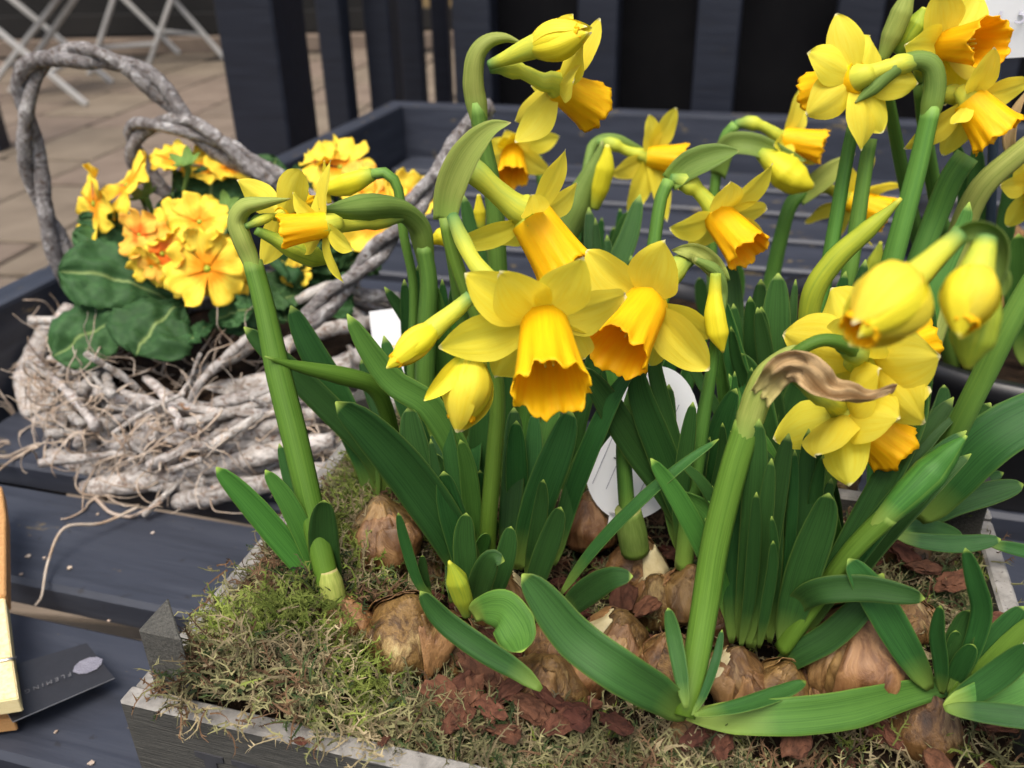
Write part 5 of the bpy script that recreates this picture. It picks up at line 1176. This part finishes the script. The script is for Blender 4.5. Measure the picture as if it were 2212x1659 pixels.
PB = (420, 660, .60)
pr1 = thing('primrose', UY(400, 690, .59)*np.array([1, 1, 0]) + EZ*.05, 'yellow and orange primrose with broad puckered leaves at the open front of the basket', 'primrose')
for b, t, wd, yb, yt, rl, sd in (((400, 665), (128, 590), 150, .60, .585, 10, 1), ((400, 655), (292, 770), 178, .59, .545, 0, 2), ((330, 680), (118, 775), 140, .585, .555, 10, 3), ((430, 660), (160, 510), 110, .62, .62, -15, 4),
                             ((470, 700), (405, 745), 60, .575, .555, -30, 5), ((460, 705), (548, 672), 70, .575, .565, -20, 6), ((420, 560), (172, 478), 56, .63, .64, 20, 7)):
    prim_leaf(pr1, b, t, wd, yb, yt, rl, .1, sd)
for u, v, y, rp, fc, mt, tw_, sd in ((432, 480, .585, 58, (.05, -.8, .75), 'primpetal', .3, 1), (448, 580, .57, 74, (.0, -1, .35), 'primpetal', .95, 2), (303, 508, .59, 46, (-.35, -.8, .5), 'primpetal2', .1, 3), (352, 548, .58, 56, (-.1, -.9, .4), 'primpetal2', .6, 4),
                                 (365, 490, .595, 50, (-.3, -.6, .8), 'primpetal', .9, 5), (330, 575, .58, 44, (-.4, -.8, .0), 'primpetal', .2, 6), (500, 560, .585, 46, (.5, -.8, .3), 'primpetal', .4, 7), (490, 615, .585, 40, (.3, -.8, -.2), 'primpetal', .1, 8), (400, 610, .575, 40, (-.2, -.8, -.2), 'primpetal', .5, 9)):
    prim_flower(pr1, u, v, y, rp, fc, (430, 640, .60), mt, tw_, sd)
pr2 = thing('primrose', UY(330, 560, .66)*np.array([1, 1, 0]) + EZ*.05, 'pale yellow primrose seen sideways under the curled vine handle with green star calyces', 'primrose')
for u, v, y, rp, fc, tw_, sd in ((205, 440, .64, 62, (-.75, -.6, .3), .3, 11), (275, 400, .65, 56, (-.55, -.3, .8), .7, 12), (368, 345, .67, 32, (.1, -.6, .8), .1, 14), (455, 362, .68, 44, (.1, -.3, .9), .4, 16), (500, 362, .68, 40, (.3, -.3, .9), .8, 17)):
    prim_flower(pr2, u, v, y, rp*1.2, fc, (350, 560, .66), 'primpetal', tw_, sd)
for u, v, y, rp, fc in ((312, 425, .645, 46, (-.2, -.3, .9)), (402, 352, .66, 42, (0, -.4, .9)), (488, 448, .62, 40, (.1, -.7, .7)), (240, 470, .64, 30, (-.3, .3, -.8))):
    calyx_star(pr2, u, v, y, rp, fc, (370, 560, .66))
for b, t, wd, yb, yt, rl, sd in (((450, 520), (465, 365), 150, .66, .68, 0, 21), ((430, 560), (370, 420), 110, .65, .655, -10, 22), ((540, 470), (600, 345), 90, .70, .72, 10, 23), ((480, 560), (505, 440), 90, .64, .65, 10, 24)):
    prim_leaf(pr2, b, t, wd, yb, yt, rl, .1, sd)
pr3 = thing('primrose', UY(720, 600, .64)*np.array([1, 1, 0]) + EZ*.05, 'yellow primrose with dark leaves tucked behind the daffodil facing the basket', 'primrose')
for u, v, y, rp, fc, tw_, sd, mt in ((735, 362, .68, 62, (.2, -.4, .85), .4, 31, 'primpetal'), (700, 345, .69, 48, (-.2, -.2, .9), 1.1, 32, 'primpetal'), (810, 425, .66, 60, (.2, -.6, .7), .2, 34, 'primpetal'), (885, 430, .66, 52, (.4, -.5, .7), .9, 35, 'primpetal'), (800, 485, .64, 56, (.1, -.8, .4), .6, 36, 'primpetal'), (780, 395, .67, 44, (0, -.7, .5), .1, 37, 'primpetal2'), (640, 590, .62, 30, (0, -.8, .3), .1, 38, 'primpetal')):
    prim_flower(pr3, u, v, y, rp, fc, (730, 560, .66), mt, tw_, sd)
for b, t, wd, yb, yt, rl, sd in (((700, 620), (580, 560), 120, .64, .61, 0, 41), ((680, 640), (570, 665), 70, .62, .59, -10, 42), ((720, 610), (690, 530), 130, .64, .63, 15, 43), ((740, 600), (830, 520), 120, .65, .64, -10, 44), ((740, 600), (640, 360), 90, .69, .71, 0, 45), ((730, 620), (780, 600), 90, .62, .60, 10, 46), ((700, 600), (610, 620), 110, .64, .62, 20, 47), ((640, 640), (530, 640), 110, .62, .60, 0, 48), ((560, 660), (480, 720), 100, .61, .575, 0, 49), ((600, 640), (620, 700), 100, .62, .59, 10, 50), ((760, 620), (700, 680), 100, .62, .60, 0, 51)):
    prim_leaf(pr3, b, t, wd, yb, yt, rl, .1, sd)

# ================================================================== LABELS, CARD, PEG
def plate(name, outline, normal, th, mat, parent=None):
    O = [np.asarray(p) for p in outline]; n = len(O); nv = nrm(normal)
    V = O + [p - nv*th for p in O]
    F = [tuple(range(n)), tuple(range(2*n-1, n-1, -1))] + [(i, i+n, (i+1) % n + n, (i+1) % n) for i in range(n)]
    return mk(name, V, F, M[mat], parent, smooth=False)
# oval label: a plate tilted back, standing in the soil
lc = UY(1384, 960, .335); lx = nrm(np.array([.93, -.12, .33])); lz = nrm(np.cross(nrm(np.array([.12, -1, .5])), lx)); ln = np.cross(lx, lz); ln = ln*np.sign(ln @ (CAM - lc))
s_ = mpp(lc); A_, B_ = 116*s_, 176*s_
ol = thing('oval_plant_label', UZ(1380, 1100, RZ), 'oval white plastic plant label with pale print, standing among the daffodil leaves', 'plant label')
lyy = nrm(np.array([.32, .25, .93])); lxx = nrm(np.cross(lyy, ln)); lyy = np.cross(ln, lxx); lxx *= np.sign(lxx[0]); lyy *= np.sign(lyy[2])
plate('label_plate', [lc + lxx*A_*math.cos(t) + lyy*B_*math.sin(t) for t in np.linspace(0, 2*math.pi, 48, endpoint=False)], ln, .0008, 'label', ol)
plate('label_spike', [lc + lxx*x*s_ + lyy*y*s_ for x, y in ((-14, -165), (14, -165), (6, -215), (-6, -215))], ln, .0008, 'label', ol)
def on_label(x, y): return lc + lxx*x*s_ + lyy*y*s_ + ln*.0003
for x0 in (-62, -30, 40):
    p, q = on_label(x0 - 8, -120), on_label(x0 + 8, 110); d = lxx*.8*s_
    plate('ruled_line', [p - d, p + d, q + d, q - d], ln, .0002, 'inkgrey', ol)
for k, (x, y, mt) in enumerate(((-46, 10, 'inklime'), (-40, 2, 'inklime'), (-36, -26, 'ink'), (-28, -32, 'ink'), (-42, -40, 'ink'))):
    P = spline(np.array([on_label(x + 7*math.cos(t), y + 7*math.sin(t)*1.2) for t in np.linspace(.3 + k, 4.2 + k, 7)]), 16); tube('print_mark', P, np.full(16, .00028), M[mt], ol, 5)
# rectangular label
rc = [UY(797, 673, .5), UY(866, 664, .5), UY(880, 860, .49), UY(818, 860, .49)]
rl_ = thing('rectangular_plant_label', UY(850, 900, .49)*np.array([1, 1, 0]) + EZ*RZ, 'white rectangular plant label with a yellow blotch behind the left daffodil leaves', 'plant label')
plate('label_plate', rc, CAM - rc[0], .0008, 'label', rl_)
cc = UY(846, 728, .4985); plate('yellow_print', [cc + (RI*math.cos(t)*24*(1 + .2*math.sin(3*t)) + UPV*math.sin(t)*22)*mpp(cc) for t in np.linspace(0, 2*math.pi, 22, endpoint=False)], CAM - cc, .0002, 'inkyellow', rl_)
# price card on a stake
pcd = thing('price_card', (.30, .485, .08), 'white card with a pencilled price on a dark stake beside the sideways daffodil', 'price card')
q = [UY(2112, -60, .47), UY(2290, -70, .47), UY(2270, 120, .475), UY(2135, 128, .475)]; plate('card', q, CAM - q[0], .0006, 'label', pcd)
tube('stake', spline(np.array([UY(2152, 40, .478), UY(2146, 300, .478), UY(2128, 800, .485)]), 12), np.full(12, .0026), M['stake'], pcd, 10)
def text_mesh(name, body, mat, parent, origin, xv, yv, size, shear=0.0, spacing=1.0, ext=.0001):
    cu = bpy.data.curves.new(name, 'FONT'); cu.body = body; cu.size = 1; cu.align_x = 'CENTER'; cu.align_y = 'CENTER'; cu.shear = shear; cu.space_character = spacing; cu.extrude = ext/size
    to = bpy.data.objects.new(name, cu); me = bpy.data.meshes.new_from_object(to); bpy.data.objects.remove(to); bpy.data.curves.remove(cu)
    xv, yv = nrm(xv), nrm(yv); zv = np.cross(xv, yv); co = np.empty(len(me.vertices)*3); me.vertices.foreach_get('co', co); co = co.reshape(-1, 3)*size
    co = origin + co[:, :1]*xv + co[:, 1:2]*yv + co[:, 2:3]*zv; me.vertices.foreach_set('co', co.ravel()); me.materials.clear(); me.materials.append(M[mat]); me.update()
    return put(name, me, parent)
tc = UY(2178, 34, .4712) ; text_mesh('handwritten_price', '\u00a31.50', 'inkgrey', pcd, tc, RI - UPV*.02, UPV + RI*.05, .0125, .3, 1.15)

# black visiting card
k0, k1, k2, k3 = UZ(187, 1389, .012), UZ(247, 1464, .010), UZ(27, 1559, .014), UZ(-34, 1455, .016)
card = thing('visiting_card', (k0+k2)/2*np.array([1, 1, 0]) + EZ*.003, 'black card with a silver dotted oval and grey lettering held by the wooden peg', 'card')
nn_ = nrm(np.cross(k1-k0, k2-k1)); nn_ *= np.sign(nn_[2])
cv = plate('card_sheet', [k0, k1, k2, k3], nn_, .0007, 'card', card); cv.data.materials.append(M['cardedge'])
for p in cv.data.polygons[2:]: p.material_index = 1
xe = nrm(k2 - k1); ye = nrm(np.cross(nn_, xe)); oc = UZ(190, 1438, .0122)
dm = 0; DV, DF = [], []
for i in range(-10, 11):
    for j in range(-8, 9):
        x = (i + .5*(j % 2))*.00085; y = j*.00078
        if (x/.0068)**2 + (y/.0052)**2 > 1: continue
        c_ = oc + xe*x + ye*y + nn_*.0003; k = len(DV)
        DV.extend([c_ + (xe*math.cos(t) + ye*math.sin(t))*.00033 for t in np.linspace(0, 6.283, 8, endpoint=False)] + [c_ + nn_*.00012]); DF.extend([(k+a, k+(a+1) % 8, k+8) for a in range(8)])
o = mk('dotted_logo', DV, DF, M['silver'], card); 
tc = UZ(104, 1476, .0135) + nn_*.0004
text_mesh('lettering', 'FLEMING', 'textgrey', card, tc, UZ(56, 1494, .0135) - UZ(144, 1459, .0135), np.cross(nn_, UZ(56, 1494, .0135) - UZ(144, 1459, .0135)), .0037, 0, 1.6)

# wooden clothes peg clipped to the card
peg = thing('clothes_peg', UZ(0, 1500, 0), 'pale wooden clothes peg clipped over the black card', 'clothes peg')
def pegleg(z0, z1, mat, us, name):
    top = [UZ(u, v, z1) for u, v in us]; V = [p for p in top] + [np.array([p[0], p[1], z0]) for p in top]; n = len(us)
    F = [tuple(range(n)), tuple(range(2*n-1, n-1, -1))] + [(i, i+n, (i+1) % n + n, (i+1) % n) for i in range(n)]
    me = mesh_data(name, V, F, M[mat], smooth=False); bm = bmesh.new(); bm.from_mesh(me); bmesh.ops.recalc_face_normals(bm, faces=bm.faces); bmesh.ops.bevel(bm, geom=bm.edges[:], offset=.0006, segments=2, affect='EDGES'); bm.to_mesh(me); bm.free(); return put(name, me, peg)
pegleg(.019, .028, 'peg', [(-60, 1300), (10, 1290), (26, 1420), (-60, 1430)], 'upper_jaw')
pegleg(.019, .028, 'peg', [(-60, 1434), (27, 1424), (40, 1508), (-60, 1524)], 'jaw_tip')
pegleg(.003, .011, 'pegend', [(-70, 1480), (18, 1470), (30, 1553), (-70, 1566)], 'lower_jaw')
pegleg(.019, .030, 'pegend', [(-50, 1060), (3, 1050), (11, 1110), (12, 1285), (-50, 1296)], 'arm')
tube('spring', spline(np.array([UZ(-60, 1434, .0288), UZ(0, 1428, .0288), UZ(29, 1422, .0285), UZ(33, 1420, .02)]), 12), np.full(12, .0007), M['wire'], peg, 8)

# dry flecks on the slats
for u, v, s in ((200, 1452, .0035), (196, 1648, .003), (60, 1200, .003), (95, 1205, .0025), (150, 1225, .0028), (210, 1110, .0022), (330, 1150, .0024), (235, 1340, .002), (120, 1580, .0018), (45, 1240, .0022)):
    n = 11; c = UZ(u, v, .0012); O = [c + np.array([math.cos(t), math.sin(t), 0])*s*.65*rng.uniform(.35, 1.0) for t in np.linspace(0, 6.283, n, endpoint=False)]
    tag(plate('dry_fleck', O, (rng.gauss(0, .1), rng.gauss(0, .1), 1), .0006, 'root'), 'small tan dry leaf fleck lying on the bench slats', 'leaf fleck', 'dry flecks on the bench')
